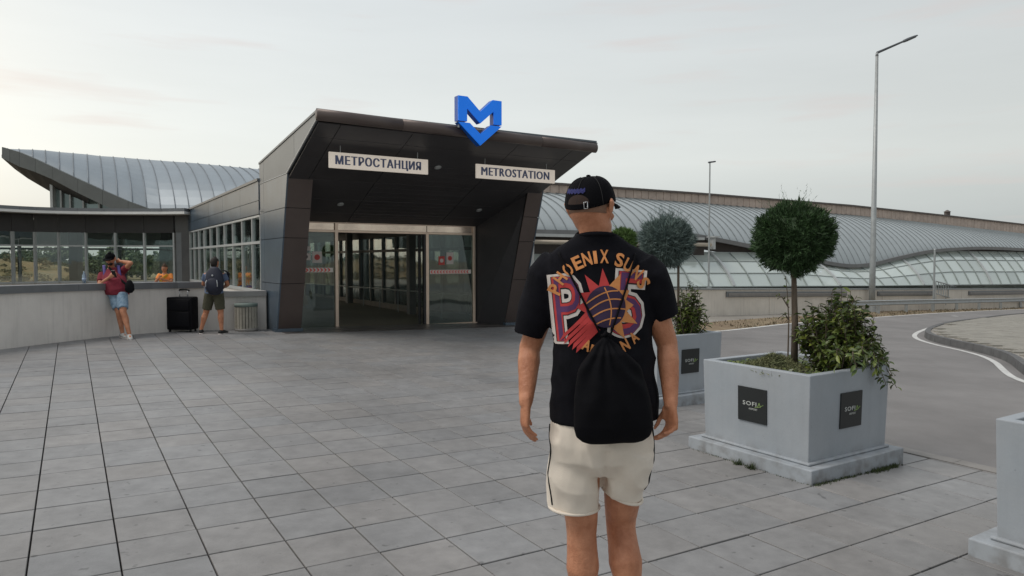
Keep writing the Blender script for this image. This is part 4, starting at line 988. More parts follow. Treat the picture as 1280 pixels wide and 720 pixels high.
# slim signal mast + small stair railing by the wall
p = Pt(1167, 374, 31.2); z0 = gz(p.x, p.y)-.1
tl = thing('thin_pole', 'short plain grey pole behind the crash barrier beside the stair railing', 'pole', (p.x, p.y, z0))
bm = bm_(); tube(bm, [(p.x, p.y, z0), (p.x, p.y, Pt(1167, 312, 31.2).z)], [.05, .04], 8); wobj('pole', fixn(bm), m_steel, tl)
bm = bm_(); tube(bm, [(p.x, p.y, Pt(1167, 312, 31.2).z), (p.x, p.y, Pt(1167, 311, 31.2).z)], [.055, .03], 8); wobj('cap', fixn(bm), m_steel, tl)
s0 = Pt(1170, 371, 31.0); s1 = Pt(1196, 371, 33.5)
tl = thing('stair_railing', 'small steel railing of upright bars sloping down by the terminal wall', 'railing', (s0.x, s0.y, gz(s0.x, s0.y)-.1))
bm = bm_()
top0, top1 = Pt(1170, 351.5, 31.0), Pt(1194, 358, 33.5); bt0, bt1 = Pt(1170, 367, 31.0), Pt(1194, 374, 33.5)
tube(bm, [top0, top1], .03, 6); tube(bm, [bt0, bt1], .025, 6); wobj('handrail', fixn(bm), m_steel, tl)
for k in range(9):
    a = top0.lerp(top1, k/8); b = bt0.lerp(bt1, k/8); bm = bm_(); tube(bm, [a, b-UP*(.4 if k % 4 == 0 else 0)], .018, 6); wobj('baluster', fixn(bm), m_steel, tl)

# ================================================================== FIELD AND TREES BEHIND THE GALLERY
bm = bm_(); v = [bm.verts.new((x, y, gz(x, y)+.02)) for x, y in ((-150, 36), (-9, 45), (-9, 150), (-150, 150))]; bm.faces.new(v); struct(obj('field', bm, m_field))
bm = bm_(); hx0, hx1 = -46.0, -31.0; hg = []
for j in range(15):
    row = []
    for i in range(25):
        x = hx0+(hx1-hx0)*i/24; y = 44+14*j/14
        hgt = 1.75*(math.sin(PI*i/24)**.6)*(math.sin(PI*j/14)**.7)*(1+.25*noise.noise(Vector((x*.35, y*.35, 1))))
        row.append(bm.verts.new((x, y, gz(x, y)+.01+hgt*.92)))
    hg.append(row)
for a, b in zip(hg, hg[1:]):
    for i in range(24): bm.faces.new((a[i], a[i+1], b[i+1], b[i]))
struct(obj('dry_hill', bm, m_hill, None, True))
def crown_leaves(bm, c, rad, n, size, rng, lumps=7, flat_=1.0):
    cen = []
    for k in range(lumps):
        d = Vector((rng.gauss(0, 1), rng.gauss(0, 1), rng.gauss(0, .8))).normalized()*rng.uniform(.35, .7)
        cen.append((Vector((d.x*rad[0], d.y*rad[1], d.z*rad[2])), rng.uniform(.35, .6)))
    for k in range(n):
        q, s = cen[rng.randrange(lumps)]
        d = Vector((rng.gauss(0, 1), rng.gauss(0, 1), rng.gauss(0, 1))).normalized()*rng.uniform(.6, 1.0)*s
        p = Vector(c)+q+Vector((d.x*rad[0], d.y*rad[1], d.z*rad[2]*flat_))
        u = Vector((rng.gauss(0, 1), rng.gauss(0, 1), rng.gauss(0, 1))).normalized(); w_ = u.orthogonal().normalized()
        sz = size*rng.uniform(.6, 1.3)
        bm.faces.new([bm.verts.new(p+u*sz), bm.verts.new(p+w_*sz*.6), bm.verts.new(p-u*sz), bm.verts.new(p-w_*sz*.6)])
rg = random.Random(21); bm = bm_()
for k in range(130):
    i = rg.uniform(.05, 1.2); j = rg.uniform(.0, .6); x = hx0+(hx1-hx0)*i; y = 44+14*j
    hgt = 1.75*(math.sin(PI*min(1, i))**.6)*(math.sin(PI*j)**.7)*.92 if i < 1 else 0
    s_ = rg.uniform(.25, .7); crown_leaves(bm, (x, y, gz(x, y)+hgt+s_*.3), (s_, s_, s_*.6), 90, .07, rg, 3)
tag(stuff(obj('scrub', bm, M('scrub_leaf', (.13, .12, .05), .9, .2, 3, isl=.4, col2=(.24, .17, .08)))), 'dry brown and green scrub on the tan hill seen through the gallery', 'scrub')
descr = ['bushy tree', 'broad tree', 'taller tree', 'rounded tree']
spots = [(5, 66, 3.4), (38, 72, 3.6), (70, 66, 3.6), (98, 66, 3.4), (128, 55, 3.1), (150, 63, 3.6), (178, 56, 3.3), (203, 60, 3.7), (228, 70, 3.6), (-30, 60, 3.2), (250, 66, 3.8), (285, 62, 3.6), (320, 70, 4.0)]
where = ['seen through the leftmost full pane of the gallery', 'seen through the second gallery pane', 'seen through the third gallery pane from the left', 'seen through the gallery pane left of the man in maroon', 'directly behind the head of the man in maroon', 'seen just right of the man in maroon', 'seen left of the person in orange', 'seen behind the person in orange', 'beyond the corner pier of the gallery', 'at the left edge of the field', 'seen through the side windows left of the man with the backpack', 'seen through the side windows behind the man with the backpack', 'seen through the side windows nearest the entrance pillar']
for k, (px, Y, h_) in enumerate(spots):
    x = (px-640)/FPX*Y; z = gz(x, Y); h_ *= .72
    t = thing('field_tree', descr[k % 4]+' '+where[k], 'tree', (x, Y, z), 'trees in the field beyond the gallery')
    bm = bm_(); tube(bm, [(x, Y, z-.2), (x+.1, Y, z+h_*.5), (x, Y, z+h_*.8)], [.16, .1, .04], 7); wobj('trunk', fixn(bm), m_bark, t)
    bm = bm_(); crown_leaves(bm, (x, Y, z+h_*.58), (2.6, 1.8, h_*.50), 1500, .17, rg, 9); wobj('crown', bm, m_treef, t)
# ================================================================== PLANTERS
def make_planter(loc, lab):
    t = thing('planter_box', lab, 'planter', loc, 'white square planter boxes along the road edge', YAW)
    def lo(name, bm, mat, par=None, smooth=False): return obj(name, fixn(bm), mat, par or t, smooth)
    bm = bm_(); box(bm, -.61, .61, -.61, .61, -.10, .118); bev(lo('base_slab', bm, m_plant), .008, 2)
    bm = bm_(); box(bm, -.535, .535, -.535, .535, .1185, .140); bev(lo('base_moulding', bm, m_plant), .01, 2)
    # tapered hollow box
    bm = bm_()
    def ringv(h_, z): return [bm.verts.new((sx*h_, sy*h_, z)) for sx, sy in ((-1, -1), (1, -1), (1, 1), (-1, 1))]
    rs = [ringv(.508, .12), ringv(.525, .80), ringv(.455, .80), ringv(.45, .62)]
    for a, b in zip(rs, rs[1:]):
        for k in range(4): bm.faces.new((a[k], a[(k+1) % 4], b[(k+1) % 4], b[k]))
    bm.faces.new(rs[0]); bm.faces.new(rs[-1])
    bev(lo('box', bm, m_plant), .007, 2)
    bm = bm_(); n = 14
    g = [[bm.verts.new((-.452+.904*i/n, -.452+.904*j/n, .735+.02*noise.noise(Vector((i*.5, j*.5, loc[0]))))) for i in range(n+1)] for j in range(n+1)]
    for i in range(n):
        for j in range(n): bm.faces.new((g[j][i], g[j][i+1], g[j+1][i+1], g[j+1][i]))
    lo('soil', bm, m_soil, smooth=True)
    for ax in (0, 1):
        # badge on the -X face (ax 0) and on the -Y face (ax 1); faces lean outwards slightly
        T = (lambda u, z, d: Vector((-.5175-d-(z-.49)*.025, -u, z))) if ax == 0 else (lambda u, z, d: Vector((u, -.5175-d-(z-.49)*.025, z)))
        bm = bm_(); box(bm, -.14, .14, 0, 1, 0, 1, lambda p: T(p.x, .35+.28*p.z, .001+.009*p.y)); bd = lo('badge', bm, m_badge)
        u = (T(1, .49, 0)-T(0, .49, 0)); v = (T(0, 1.49, 0)-T(0, .49, 0)).normalized()
        for s, zc, wd, ht, mt, du, th in (('SOFI', .500, .135, .034, m_lett, -.022, .012), ('Λ', .500, .034, .034, m_lettg, .072, .012), ('AIRPORT', .458, .085, .016, m_lett, .012, .004)):
            q = text_fit(s, T(du, zc, .0115), u, v, wd, ht, th, .0008, 1.15); fo = obj('badge_lettering', q, mt, None); fo.parent = bd
        bm = bm_(); c0 = T(.055, .482, .0115); tube(bm, [T(.03, .476, .0118), T(.075, .484, .0118), T(.112, .506, .0118)], .0022, 5); fo = obj('badge_swoosh', bm, m_lettg, None); fo.parent = bd
    return t
def gloc(x, y): return (x, y, gz(x, y))
P1 = make_planter(gloc(2.39, 5.94), 'white painted planter box with tall ball tree and leafy bush, nearest whole one')
P2 = copy_tree(P1); P2.location = gloc(1.80, 8.60); P2['label'] = 'white painted planter box half hidden behind the man, holding the blue grey ball tree'
P3 = copy_tree(P1); P3.location = gloc(3.40, 3.70); P3['label'] = 'white painted planter box cut off by the right edge of the picture'
P4 = copy_tree(P1); P4.location = gloc(1.62, 11.20); P4['label'] = 'farthest white planter box, hidden behind the man, holding the light green ball tree'

def ball_tree(name, lab, base, cen, rad, n, mat, bl, bw, seed, trunk_pts, tr, spikes=0, core=.74):
    rng = random.Random(seed); t = thing(name, lab, 'tree', base)
    bm = bm_(); tube(bm, trunk_pts, tr, 9)
    for k in range(10):
        d = Vector((rng.gauss(0, 1), rng.gauss(0, 1), rng.uniform(.1, 1.2))).normalized(); c = Vector(cen)-UP*rad[2]*.55
        e_ = Vector(cen)+Vector((d.x*rad[0], d.y*rad[1], d.z*rad[2]))*.75
        tube(bm, [c, c.lerp(e_, .5)+UP*.02, e_], [.012, .008, .003], 5)
    wobj('trunk', bm, m_bark, t, True)
    bm = bm_(); off = Vector((seed, seed*2, 0))
    for k in range(n):
        d = Vector((rng.gauss(0, 1), rng.gauss(0, 1), rng.gauss(0, 1))).normalized()
        lump = .97+.17*noise.noise(d*2.3+off)+.20*noise.noise(d*5.5+off)
        if noise.noise(d*4.5+off*3) > .40 and rng.random() < .7: continue
        r = lump*(1-abs(rng.gauss(0, .13)) if rng.random() < .85 else rng.uniform(.4, .9))
        p = Vector(cen)+Vector((d.x*rad[0], d.y*rad[1], d.z*rad[2]))*r*.93
        u = (d+Vector((rng.gauss(0, .45), rng.gauss(0, .45), rng.gauss(.25, .45)))).normalized()
        w_ = u.cross(Vector((rng.gauss(0, 1), rng.gauss(0, 1), rng.gauss(0, 1)))).normalized(); l_ = bl*rng.uniform(.5, 1.3); v_ = bw*rng.uniform(.6, 1.3)
        a = bm.verts.new(p-u*l_*.4); b = bm.verts.new(p+w_*v_+u*l_*.1); c = bm.verts.new(p+u*l_*.8); e_ = bm.verts.new(p-w_*v_+u*l_*.1)
        bm.faces.new((a, b, c, e_))
    for k in range(spikes):
        d = Vector((rng.gauss(0, .45), rng.gauss(0, .4), 1)).normalized(); p = Vector(cen)+Vector((d.x*rad[0], d.y*rad[1], d.z*rad[2]))*.88; l_ = rng.uniform(.07, .20)
        for q in range(9):
            s = q/9; pp = p+d*l_*s+Vector((rng.gauss(0, .006), rng.gauss(0, .006), 0)); u = (d+Vector((rng.gauss(0, .5), rng.gauss(0, .5), 0))).normalized(); w_ = u.orthogonal().normalized()*bw*.7
            bm.faces.new([bm.verts.new(x) for x in (pp-w_, pp+u*bl*.6, pp+w_)])
    wobj('crown', bm, mat, t)
    bm = bm_(); ball(bm, cen, tuple(r*core for r in rad), 20, 14)
    for v in bm.verts:
        d = (v.co-Vector(cen)); v.co = Vector(cen)+d*(1+.25*noise.noise(d.normalized()*3+off))
    wobj('inner_foliage', bm, mat, t)
    return t
def W_(px, py, Y): return Pt(px, py, Y)
b1 = W_(993, 447, 5.92); c1 = W_(992, 298, 5.92)
ball_tree('ball_tree', 'clipped dark green conifer ball on a straight trunk in the nearest planter', tuple(b1), c1, (.355, .355, .315), 26000, m_con, .045, .0042, 3, [b1-UP*.1, b1+Vector((.0, 0, .3)), b1+Vector((-.008, 0, .5)), c1-UP*.1], [.030, .026, .024, .018], 16)
b2 = W_(818, 420, 8.55); c2 = W_(833, 303, 8.5)
ball_tree('ball_tree', 'silvery blue grey conifer ball tree just right of the man', tuple(b2), c2, (.335, .33, .315), 16000, m_conb, .075, .0050, 5, [b2-UP*.1, W_(820, 380, 8.5), W_(826, 345, 8.5), c2-UP*.12], [.026, .022, .02, .012], 60, .6)
b4 = W_(777, 395, 11.2); c4 = W_(779, 300, 11.2)
ball_tree('ball_tree', 'small light green ball tree peeking over the shoulder of the man', tuple(b4), c4, (.24, .24, .20), 6000, m_conl, .055, .007, 9, [b4-UP*.1, c4-UP*.1], [.02, .014], 3)
# thin stake beside the blue grey tree
q = W_(848, 415, 8.45); t = thing('wooden_stake', 'thin dark stake standing between the blue grey tree and its leafy shrub', 'stake', tuple(q))
bm = bm_(); tube(bm, [q-UP*.1, W_(848, 318, 8.45)], [.016, .015], 7); wobj('stake', bm, m_bark, t)

def leafy(name, lab, base, stems, nl, L_, W2, mat, seed, droop=.3):
    """stems: list of polylines; leaves alternate along them"""
    rng = random.Random(seed); t = thing(name, lab, 'shrub', base)
    bm = bm_()
    for s in stems: tube(bm, s, [.007*(1-.7*i/(len(s)-1)) for i in range(len(s))], 5)
    wobj('stems', bm, m_bark, t)
    bm = bm_()
    for s in stems:
        for k in range(nl):
            f = (k+.5)/nl; f = f**.75
            x = f*(len(s)-1); i = min(int(x), len(s)-2); p = s[i].lerp(s[i+1], x-i); tg = (s[i+1]-s[i]).normalized()
            az = rng.random()*6.28; o = tg.orthogonal().normalized(); o2 = tg.cross(o)
            u = (tg*rng.uniform(.2, .8)+(o*math.cos(az)+o2*math.sin(az))).normalized(); u.z -= droop*rng.random(); u.normalize()
            n_ = (UP+Vector((rng.gauss(0, .5), rng.gauss(0, .5), 0))).normalized(); sd = u.cross(n_)
            if sd.length < .1: continue
            sd.normalize(); n_ = sd.cross(u); l_ = L_*rng.uniform(.55, 1.15); w_ = W2*l_/L_
            p0 = p; m1 = p+u*l_*.33; m2 = p+u*l_*.68; tip = p+u*l_-n_*l_*.12; fold = n_*w_*.35
            v = [bm.verts.new(c) for c in (p0, m1+sd*w_*.9+fold, m2+sd*w_*.8+fold, tip, m2-sd*w_*.8+fold, m1-sd*w_*.9+fold, m1, m2)]
            bm.faces.new((v[0], v[6], v[1])); bm.faces.new((v[1], v[6], v[7], v[2])); bm.faces.new((v[2], v[7], v[3]))
            bm.faces.new((v[0], v[5], v[6])); bm.faces.new((v[5], v[4], v[7], v[6])); bm.faces.new((v[4], v[3], v[7]))
    wobj('leaves', bm, mat, t)
    return t
def mkstems(c, n, w_, h_, seed, spread=1., d_=None):
    rng = random.Random(seed); o = []
    for k in range(n):
        az = rng.random()*6.28; r = math.sqrt(rng.random()); d_ = d_ or w_
        e_ = Vector((math.cos(az)*r*w_, math.sin(az)*r*d_, h_*math.sqrt(max(.05, 1-r*r*.8))*rng.uniform(.6, 1.05)))
        st = Vector((math.cos(az)*r*w_*.35, math.sin(az)*r*d_*.35, 0)); m = st.lerp(e_, .55)+Vector((rng.gauss(0, .03), rng.gauss(0, .03), .05*h_))
        o.append([Vector(c)+st, Vector(c)+st.lerp(m, .5), Vector(c)+m, Vector(c)+e_])
    return o
c = W_(1046, 446, 5.78); c.z = .63
st = mkstems(c, 170, .34, .70, 11, 1, .27)
for px, py, Y, pm_ in ((1097, 468, 5.55, (1092, 440)), (1108, 482, 5.6, (1098, 455)), (1085, 455, 5.4, (1078, 438)), (1105, 462, 5.75, (1090, 440)), (1072, 462, 5.3, (1066, 445)), (1110, 478, 5.9, (1100, 448)), (1048, 456, 5.35, (1046, 440)), (1121, 485, 5.75, (1104, 452)), (1116, 470, 5.85, (1103, 446)), (1100, 476, 5.6, (1092, 450)), (1112, 455, 5.9, (1100, 436))):
    st.append([c+Vector((.12, 0, .12)), W_(*pm_, Y+.05)+UP*.03, W_(*pm_, Y), W_(px, py, Y)])
leafy('leafy_bush', 'dense glossy leafed bush with yellowish tips spilling over the right rim of the nearest planter', tuple(c), st, 20, .078, .0165, m_leaf, 13)
c = W_(860, 418, 8.4); c.z = .60
leafy('leafy_bush', 'loose upright leafy bush right of the blue grey tree behind the man', tuple(c), mkstems(c, 66, .22, .72, 15, 1, .18), 19, .075, .016, m_leaf, 17)
c = W_(985, 440, 5.95)
leafy('thin_sapling', 'thin sapling with a few leaves leaning on the trunk in the nearest planter', tuple(c), [[c-UP*.05, W_(986, 400, 5.93), W_(984, 365, 5.9), W_(982, 345, 5.9)], [W_(986, 385, 5.9), W_(978, 372, 5.9), W_(971, 368, 5.9)], [W_(986, 400, 5.9), W_(981, 392, 5.88), W_(976, 396, 5.85)]], 5, .06, .014, m_leaf, 19)
# low feathery shrub at the left of the soil
c = W_(966, 446, 5.85); t = thing('low_shrub', 'low feathery greenish brown shrub on the soil left of the ball tree trunk', 'shrub', tuple(c))
rng = random.Random(31); bm = bm_()
for k in range(3800):
    x = rng.gauss(0, .115); y = rng.gauss(0, .12); h_ = max(0, .115*math.exp(-(x*x+y*y)/.03)*(1+.5*noise.noise(Vector((x*9, y*9, 2)))))*rng.uniform(.3, 1)
    if abs(x) > .25: continue
    p = Vector((c.x+x+.02, c.y+y, .665+h_)); u = Vector((rng.gauss(0, .7), rng.gauss(0, .7), .6)).normalized(); w_ = u.orthogonal().normalized()*.004
    bm.faces.new([bm.verts.new(q) for q in (p-w_, p+u*rng.uniform(.02, .05), p+w_)])
wobj('foliage', bm, m_low, t)
# low leafy cover on the rest of the soil of each planter
rng = random.Random(41)
for P_, lab, n in ((P1, 'sparse low leaves covering the soil of the nearest planter', 500), (P2, 'sparse low leaves covering the soil of the planter behind the man', 300)):
    bm = bm_()
    for k in range(n):
        x, y = rng.uniform(-.43, .43), rng.uniform(-.43, .43); p = Vector(P_.location)+(B*x+A*y)+UP*(.75+rng.random()*.04)
        u = Vector((rng.gauss(0, 1), rng.gauss(0, 1), .4)).normalized(); w_ = u.orthogonal().normalized()*.012
        bm.faces.new([bm.verts.new(q) for q in (p-u*.02, p+w_, p+u*.025, p-w_)])
    tag(stuff(obj('ground_cover', bm, m_leaf)), lab, 'ground cover')
# weeds at the foot of the nearest planter
def weeds(lab, pts, n, hmax, seed):
    rng = random.Random(seed); bm = bm_()
    for k in range(n):
        a, b = pts; f = rng.random(); p = a.lerp(b, f)+Vector((rng.gauss(0, .014), rng.gauss(0, .014), 0)); p.z = gz(p.x, p.y)
        hh = hmax*rng.uniform(.3, 1); u = Vector((rng.gauss(0, .5), rng.gauss(0, .5), 1)).normalized()*hh; w_ = Vector((rng.gauss(0, 1), rng.gauss(0, 1), 0)).normalized()*.004
        bm.faces.new([bm.verts.new(q) for q in (p-w_, p+w_, p+u)])
    tag(stuff(obj('weeds', bm, m_weed)), lab, 'weeds')
weeds('dark tuft of grass at the foot of the nearest planter, left one', (G(920, 580), G(924, 581)), 60, .07, 1)
weeds('dark tuft of grass at the foot of the nearest planter, right one', (G(936, 585), G(942, 587)), 75, .07, 2)
weeds('thin line of moss along the right foot of the nearest planter', (G(1018, 608), G(1126, 579)), 700, .03, 3)
weeds('thin line of moss along the left foot of the nearest planter', (G(868, 562), G(1014, 607)), 260, .012, 4)
weeds('clump of yellowish weeds near the right corner of the nearest planter', (G(1090, 591), G(1120, 583)), 500, .045, 5)
# ================================================================== PEOPLE
def union(bm, voxel, smooth=4, name='m', mat=None, parent=None, wr=None):
    """voxel-union a bundle of closed lofts into one continuous surface"""
    me = bpy.data.meshes.new(name); bmesh.ops.recalc_face_normals(bm, faces=bm.faces); bm.to_mesh(me); bm.free()
    o = bpy.data.objects.new(name, me); COL.objects.link(o)
    m = o.modifiers.new('r', 'REMESH'); m.mode = 'VOXEL'; m.voxel_size = voxel; m.use_smooth_shade = True
    if smooth: s = o.modifiers.new('s', 'SMOOTH'); s.iterations = smooth; s.factor = .5
    bpy.context.view_layer.update()
    e_ = o.evaluated_get(bpy.context.evaluated_depsgraph_get()); nm = bpy.data.meshes.new_from_object(e_)
    o.modifiers.clear(); o.data = nm; bpy.data.meshes.remove(me)
    if wr:
        nm.update(); ns = [v.normal.copy() for v in nm.vertices]
        for v, n in zip(nm.vertices, ns): v.co += n*wr(v.co, n)
    nm.materials.clear(); nm.materials.append(mat); nm.polygons.foreach_set('use_smooth', [True]*len(nm.polygons)); nm.update()
    if parent: reparent(o, parent)
    return o
def hand(bm, wr, d, pn, thumb, curl=.5, s=1., spread=0.0):
    """wr wrist, d direction of the hand, pn palm normal, thumb = side of the thumb"""
    d = d.normalized(); pn = (pn-d*pn.dot(d)).normalized(); lat = thumb-d*thumb.dot(d)-pn*thumb.dot(pn); lat.normalize()
    loft(bm, [wr-d*.02*s, wr+d*.02*s, wr+d*.055*s, wr+d*.088*s], [(.027*s, .019*s), (.034*s, .018*s), (.041*s, .016*s), (.040*s, .013*s)], side=lat, seg=12)
    loft(bm, [wr+d*.015*s+lat*.022*s+pn*.008*s, wr+d*.05*s+lat*.028*s+pn*.012*s], [.016*s, .013*s], seg=8)
    for k, (lo_, ln) in enumerate(((.030, .074), (.010, .082), (-.010, .077), (-.029, .060))):
        p = wr+d*(.090-.004*abs(k-1))*s+lat*lo_*s; pts = [p-d*.012*s, p]; dd = d+lat*(lo_*spread*8); dd.normalize(); ang = curl*(.9+.12*k)
        for j, fr in enumerate((.45, .32, .23)):
            c_, s_ = math.cos(ang), math.sin(ang); dd = (dd*c_+pn*s_).normalized(); p = p+dd*ln*fr*s; pts.append(p); ang = curl*(1.0+.1*k)
        loft(bm, pts, [.0095*s, .0095*s, .0088*s, .008*s, .0068*s], seg=8)
    p = wr+d*.028*s+lat*.030*s+pn*.006*s; dd = (d*.75+lat*.62+pn*.35).normalized()
    q = p+dd*.036*s; dd2 = (d*.92+lat*.10+pn*.45).normalized(); r = q+dd2*.028*s; e_ = r+(dd2+pn*.25).normalized()*.020*s
    loft(bm, [p-dd*.012*s, q, r, e_], [.014*s, .011*s, .0098*s, .0075*s], seg=8)
def head(bm, c, fwd, up, s=1., neck=None):
    """c = centre of the skull; about .23 m tall overall"""
    fwd = (fwd-up*fwd.dot(up)).normalized(); rt = fwd.cross(up).normalized()
    P_ = lambda x, y, z: c+rt*x*s+fwd*y*s+up*z*s
    loft(bm, [P_(0, -.012, .090), P_(0, -.010, .078), P_(0, -.008, .05), P_(0, -.006, .01), P_(0, -.002, -.03), P_(0, .012, -.065), P_(0, .028, -.090), P_(0, .040, -.102)],
         [(.032, .042), (.054, .068), (.072, .090), (.077, .094), (.073, .087), (.063, .073), (.046, .055), (.026, .034)], side=rt, seg=20, tang=tuple(-up))
    loft(bm, [P_(0, .088, .018), P_(0, .100, -.008), P_(0, .112, -.028), P_(0, .098, -.038)], [.008*s, .010*s, .014*s, .010*s], side=rt, seg=8)   # nose
    loft(bm, [P_(-.024, .078, -.062), P_(0, .092, -.060), P_(.024, .078, -.062)], [.006*s, .009*s, .006*s], seg=8); loft(bm, [P_(-.02, .076, -.074), P_(0, .088, -.073), P_(.02, .076, -.074)], [.006*s, .009*s, .006*s], seg=8)
    loft(bm, [P_(-.050, .072, .030), P_(-.026, .088, .034), P_(0, .090, .030), P_(.026, .088, .034), P_(.05, .072, .03)], [.008*s]*5, seg=8)     # brow
    for sx in (-1, 1):
        loft(bm, [P_(sx*.078, -.004, -.030), P_(sx*.088, -.014, .0), P_(sx*.095, -.022, .022), P_(sx*.086, -.010, .034)], [(.006*s, .010*s), (.008*s, .017*s), (.008*s, .018*s), (.006*s, .010*s)], side=rt, seg=10)
        loft(bm, [P_(sx*.05, .062, -.02), P_(sx*.045, .07, -.025)], [.016*s, .014*s], seg=8)
    return P_
def eyes(root, P_, s, voxel=None):
    for sx in (-1, 1):
        bm = bm_(); ball(bm, P_(sx*.031, .0805, .012), .0115*s, 12, 8); wobj('eye', bm, M('eye_white', (.6, .58, .55), .3, .02, 3), root, True)
        bm = bm_(); ball(bm, P_(sx*.031, .0885, .012), .0052*s, 10, 6); wobj('iris', bm, m_dframe, root, True)
def limb(bm, a, b, r0, rm, r1, bulge=.35, off=Vector((0, 0, 0))):
    loft(bm, [a, a.lerp(b, bulge)+off, a.lerp(b, .75)+off*.4, b], [r0, rm, (rm+r1*2)/3, r1], seg=14)

# ------------------------------------------------------------------ the man in the foreground
MY = 2.72
K = lambda px, py, Y=MY: Pt(px, py, Y)
man = thing('person', 'man walking away in black T-shirt with basketball print, cream shorts and black cap', 'person', gloc(K(752, 600).x, MY))
rt_m = Vector((.985, .17, 0)).normalized()
bm = bm_()
hc = K(739, 262, 2.71); hf = Vector((.54, .84, -.02)).normalized()
HP = head(bm, hc, hf, Vector((.02, .03, 1)).normalized(), 1.02)
nb = K(745, 318, 2.73)
loft(bm, [hc-UP*.03+Vector((.002, -.012, 0)), K(744, 285, 2.70), K(745, 302, 2.70), K(746, 320, 2.715)], [(.066, .068), (.065, .066), (.058, .058), (.058, .056)], seg=18)
loft(bm, [K(747, 334), K(748, 352), K(750, 400), K(753, 460), K(753, 510), K(752, 550), K(752, 568)], [(.12, .08), (.155, .095), (.170, .115), (.155, .10), (.155, .105), (.165, .115), (.14, .09)], side=rt_m, seg=20)
shL, elL, wrL = K(690, 351, 2.74), K(662, 436, 2.78), K(657.5, 503, 2.66)
shR, elR, wrR = K(806, 350, 2.71), K(834, 430, 2.76), K(838.5, 506, 2.66)
limb(bm, shL, elL, .052, .054, .043); limb(bm, elL, wrL, .041, .0445, .0265, .25)
limb(bm, shR, elR, .052, .054, .043); limb(bm, elR, wrR, .041, .044, .0265, .25)
hand(bm, wrL, Vector((-.06, -.05, -1)), Vector((.95, .25, 0)), Vector((.15, 1, 0)), .42, .98)
hand(bm, wrR, Vector((.04, -.06, -1)), Vector((-.92, -.35, 0)), Vector((-.35, .95, 0)), .80, .98)
hiL, knL, anL = K(723, 565, 2.73), K(727, 668, 2.75), K(729, 0, 2.80); anL.z = .085; anL.x = K(729, 800, 2.80).x
hiR, knR, anR = K(781, 565, 2.73), K(776, 660, 2.83), Vector((K(790, 800, 2.74).x, 2.70, .13))
for hi, kn, an, ff in ((hiL, knL, anL, 0), (hiR, knR, anR, 1)):
    loft(bm, [hi, hi.lerp(kn, .5), kn+UP*.05, kn], [.085, .076, .064, .060], seg=16)
    bk_ = Vector((0, -.016, 0))
    loft(bm, [kn, kn.lerp(an, .12)+bk_*.3, kn.lerp(an, .33)+bk_, kn.lerp(an, .62)+bk_*.3, an.lerp(kn, .08), an], [.060, .061, .067, .048, .037, .038], seg=16)
    fd = Vector((.12, 1, -.25 if ff else 0)).normalized()
    loft(bm, [an-fd*.04-UP*.03, an+fd*.05-UP*.04, an+fd*.15-UP*.06], [(.035, .04), (.042, .03), (.04, .02)], side=Vector((1, 0, 0)), seg=12)
def wr_skin(p, n):
    return .0022*noise.noise(Vector((p.x*16, p.y*16, p.z*7)))+.0008*noise.noise(p*55)
body = union(bm, .0052, 5, 'body', m_skin, man, wr_skin)
eyes(man, HP, 1.0)
# cropped hair: thin shell over the skull
bm = bm_(); HU = Vector((.02, .03, 1)).normalized(); HR = hf.cross(HU).normalized()
def on_head(x, y, z): return hc+HR*x*1.02+hf*y*1.02+HU*z*1.02
loft(bm, [on_head(0, -.012, .095), on_head(0, -.010, .080), on_head(0, -.009, .05), on_head(0, -.0085, .01), on_head(0, -.0085, -.018)], [(.034*1.02, .044*1.02), (.0555*1.02, .0695*1.02), (.0732*1.02, .0912*1.02), (.0782*1.02, .0953*1.02), (.0752*1.02, .0893*1.02)], side=HR, seg=24, tang=tuple(-HU), round_=False)
m_stub = M('cropped_hair', (.26, .15, .10), .8, .15, 60, .35, 500, col2=(.33, .20, .14))
wobj('cropped_hair', fixn(bm), m_stub, man, True)

# T-shirt
def ridge(x): return 1-abs(x)*2
def wr_shirt(p, n):
    q = Vector((p.x*5+p.z*2.2, p.y*5, p.z*7-p.x*3)); a = noise.noise(q); b = noise.noise(Vector((p.x*14+p.z*6, p.y*11, p.z*10+9)))
    low = max(0, min(1, (1.35-p.z)/.3)); sl = 1 if abs(p.x-.35) > .20 else .35
    return .010*ridge(a)*(.3+.9*low+.6*sl)-.006+.0042*b*(.5+low)
bm = bm_()
tr = [(292, 745, 26, .088, 2.712), (296, 745.5, 30, .091, 2.712), (302, 746, 39, .088, 2.715), (308, 748, 51, .094, 2.72), (314, 749, 60, .096, 2.72), (322, 750, 67, .106, 2.72), (338, 750, 72, .118, 2.72), (362, 751, 71, .130, 2.72), (400, 753, 66, .137, 2.72), (430, 754, 64.5, .134, 2.72), (470, 755, 66, .134, 2.72), (505, 756, 68, .142, 2.725), (524, 756, 69.5, .148, 2.725)]
loft(bm, [K(c_, y, Y) for y, c_, hw, dp, Y in tr], [(hw/880*Y, dp) for y, c_, hw, dp, Y in tr], side=rt_m, seg=28, tang=(0, 0, -1), round_=False)
loft(bm, [K(697, 327, 2.735), K(681, 346, 2.74), K(673, 380, 2.75), K(661.5, 419, 2.765)], [(.062, .072), (.079, .086), (.075, .083), (.060, .070)], side=rt_m, seg=20, round_=False)
loft(bm, [K(798, 326, 2.71), K(809, 343, 2.71), K(819, 370, 2.725), K(831, 397, 2.74)], [(.062, .072), (.077, .085), (.075, .082), (.059, .070)], side=rt_m, seg=20, round_=False)
shirt = union(bm, .0075, 6, 't_shirt', m_fab, man, wr_shirt)
bm = bm_()
co = [K(745+24.5*math.cos(a), 297, 2.712)+Vector((0, .083*math.sin(a)*1.02, 0))+UP*(.012*math.sin(a) if math.sin(a) < 0 else -.03*math.sin(a))*-1 for a in (2*PI*k/28 for k in range(29))]
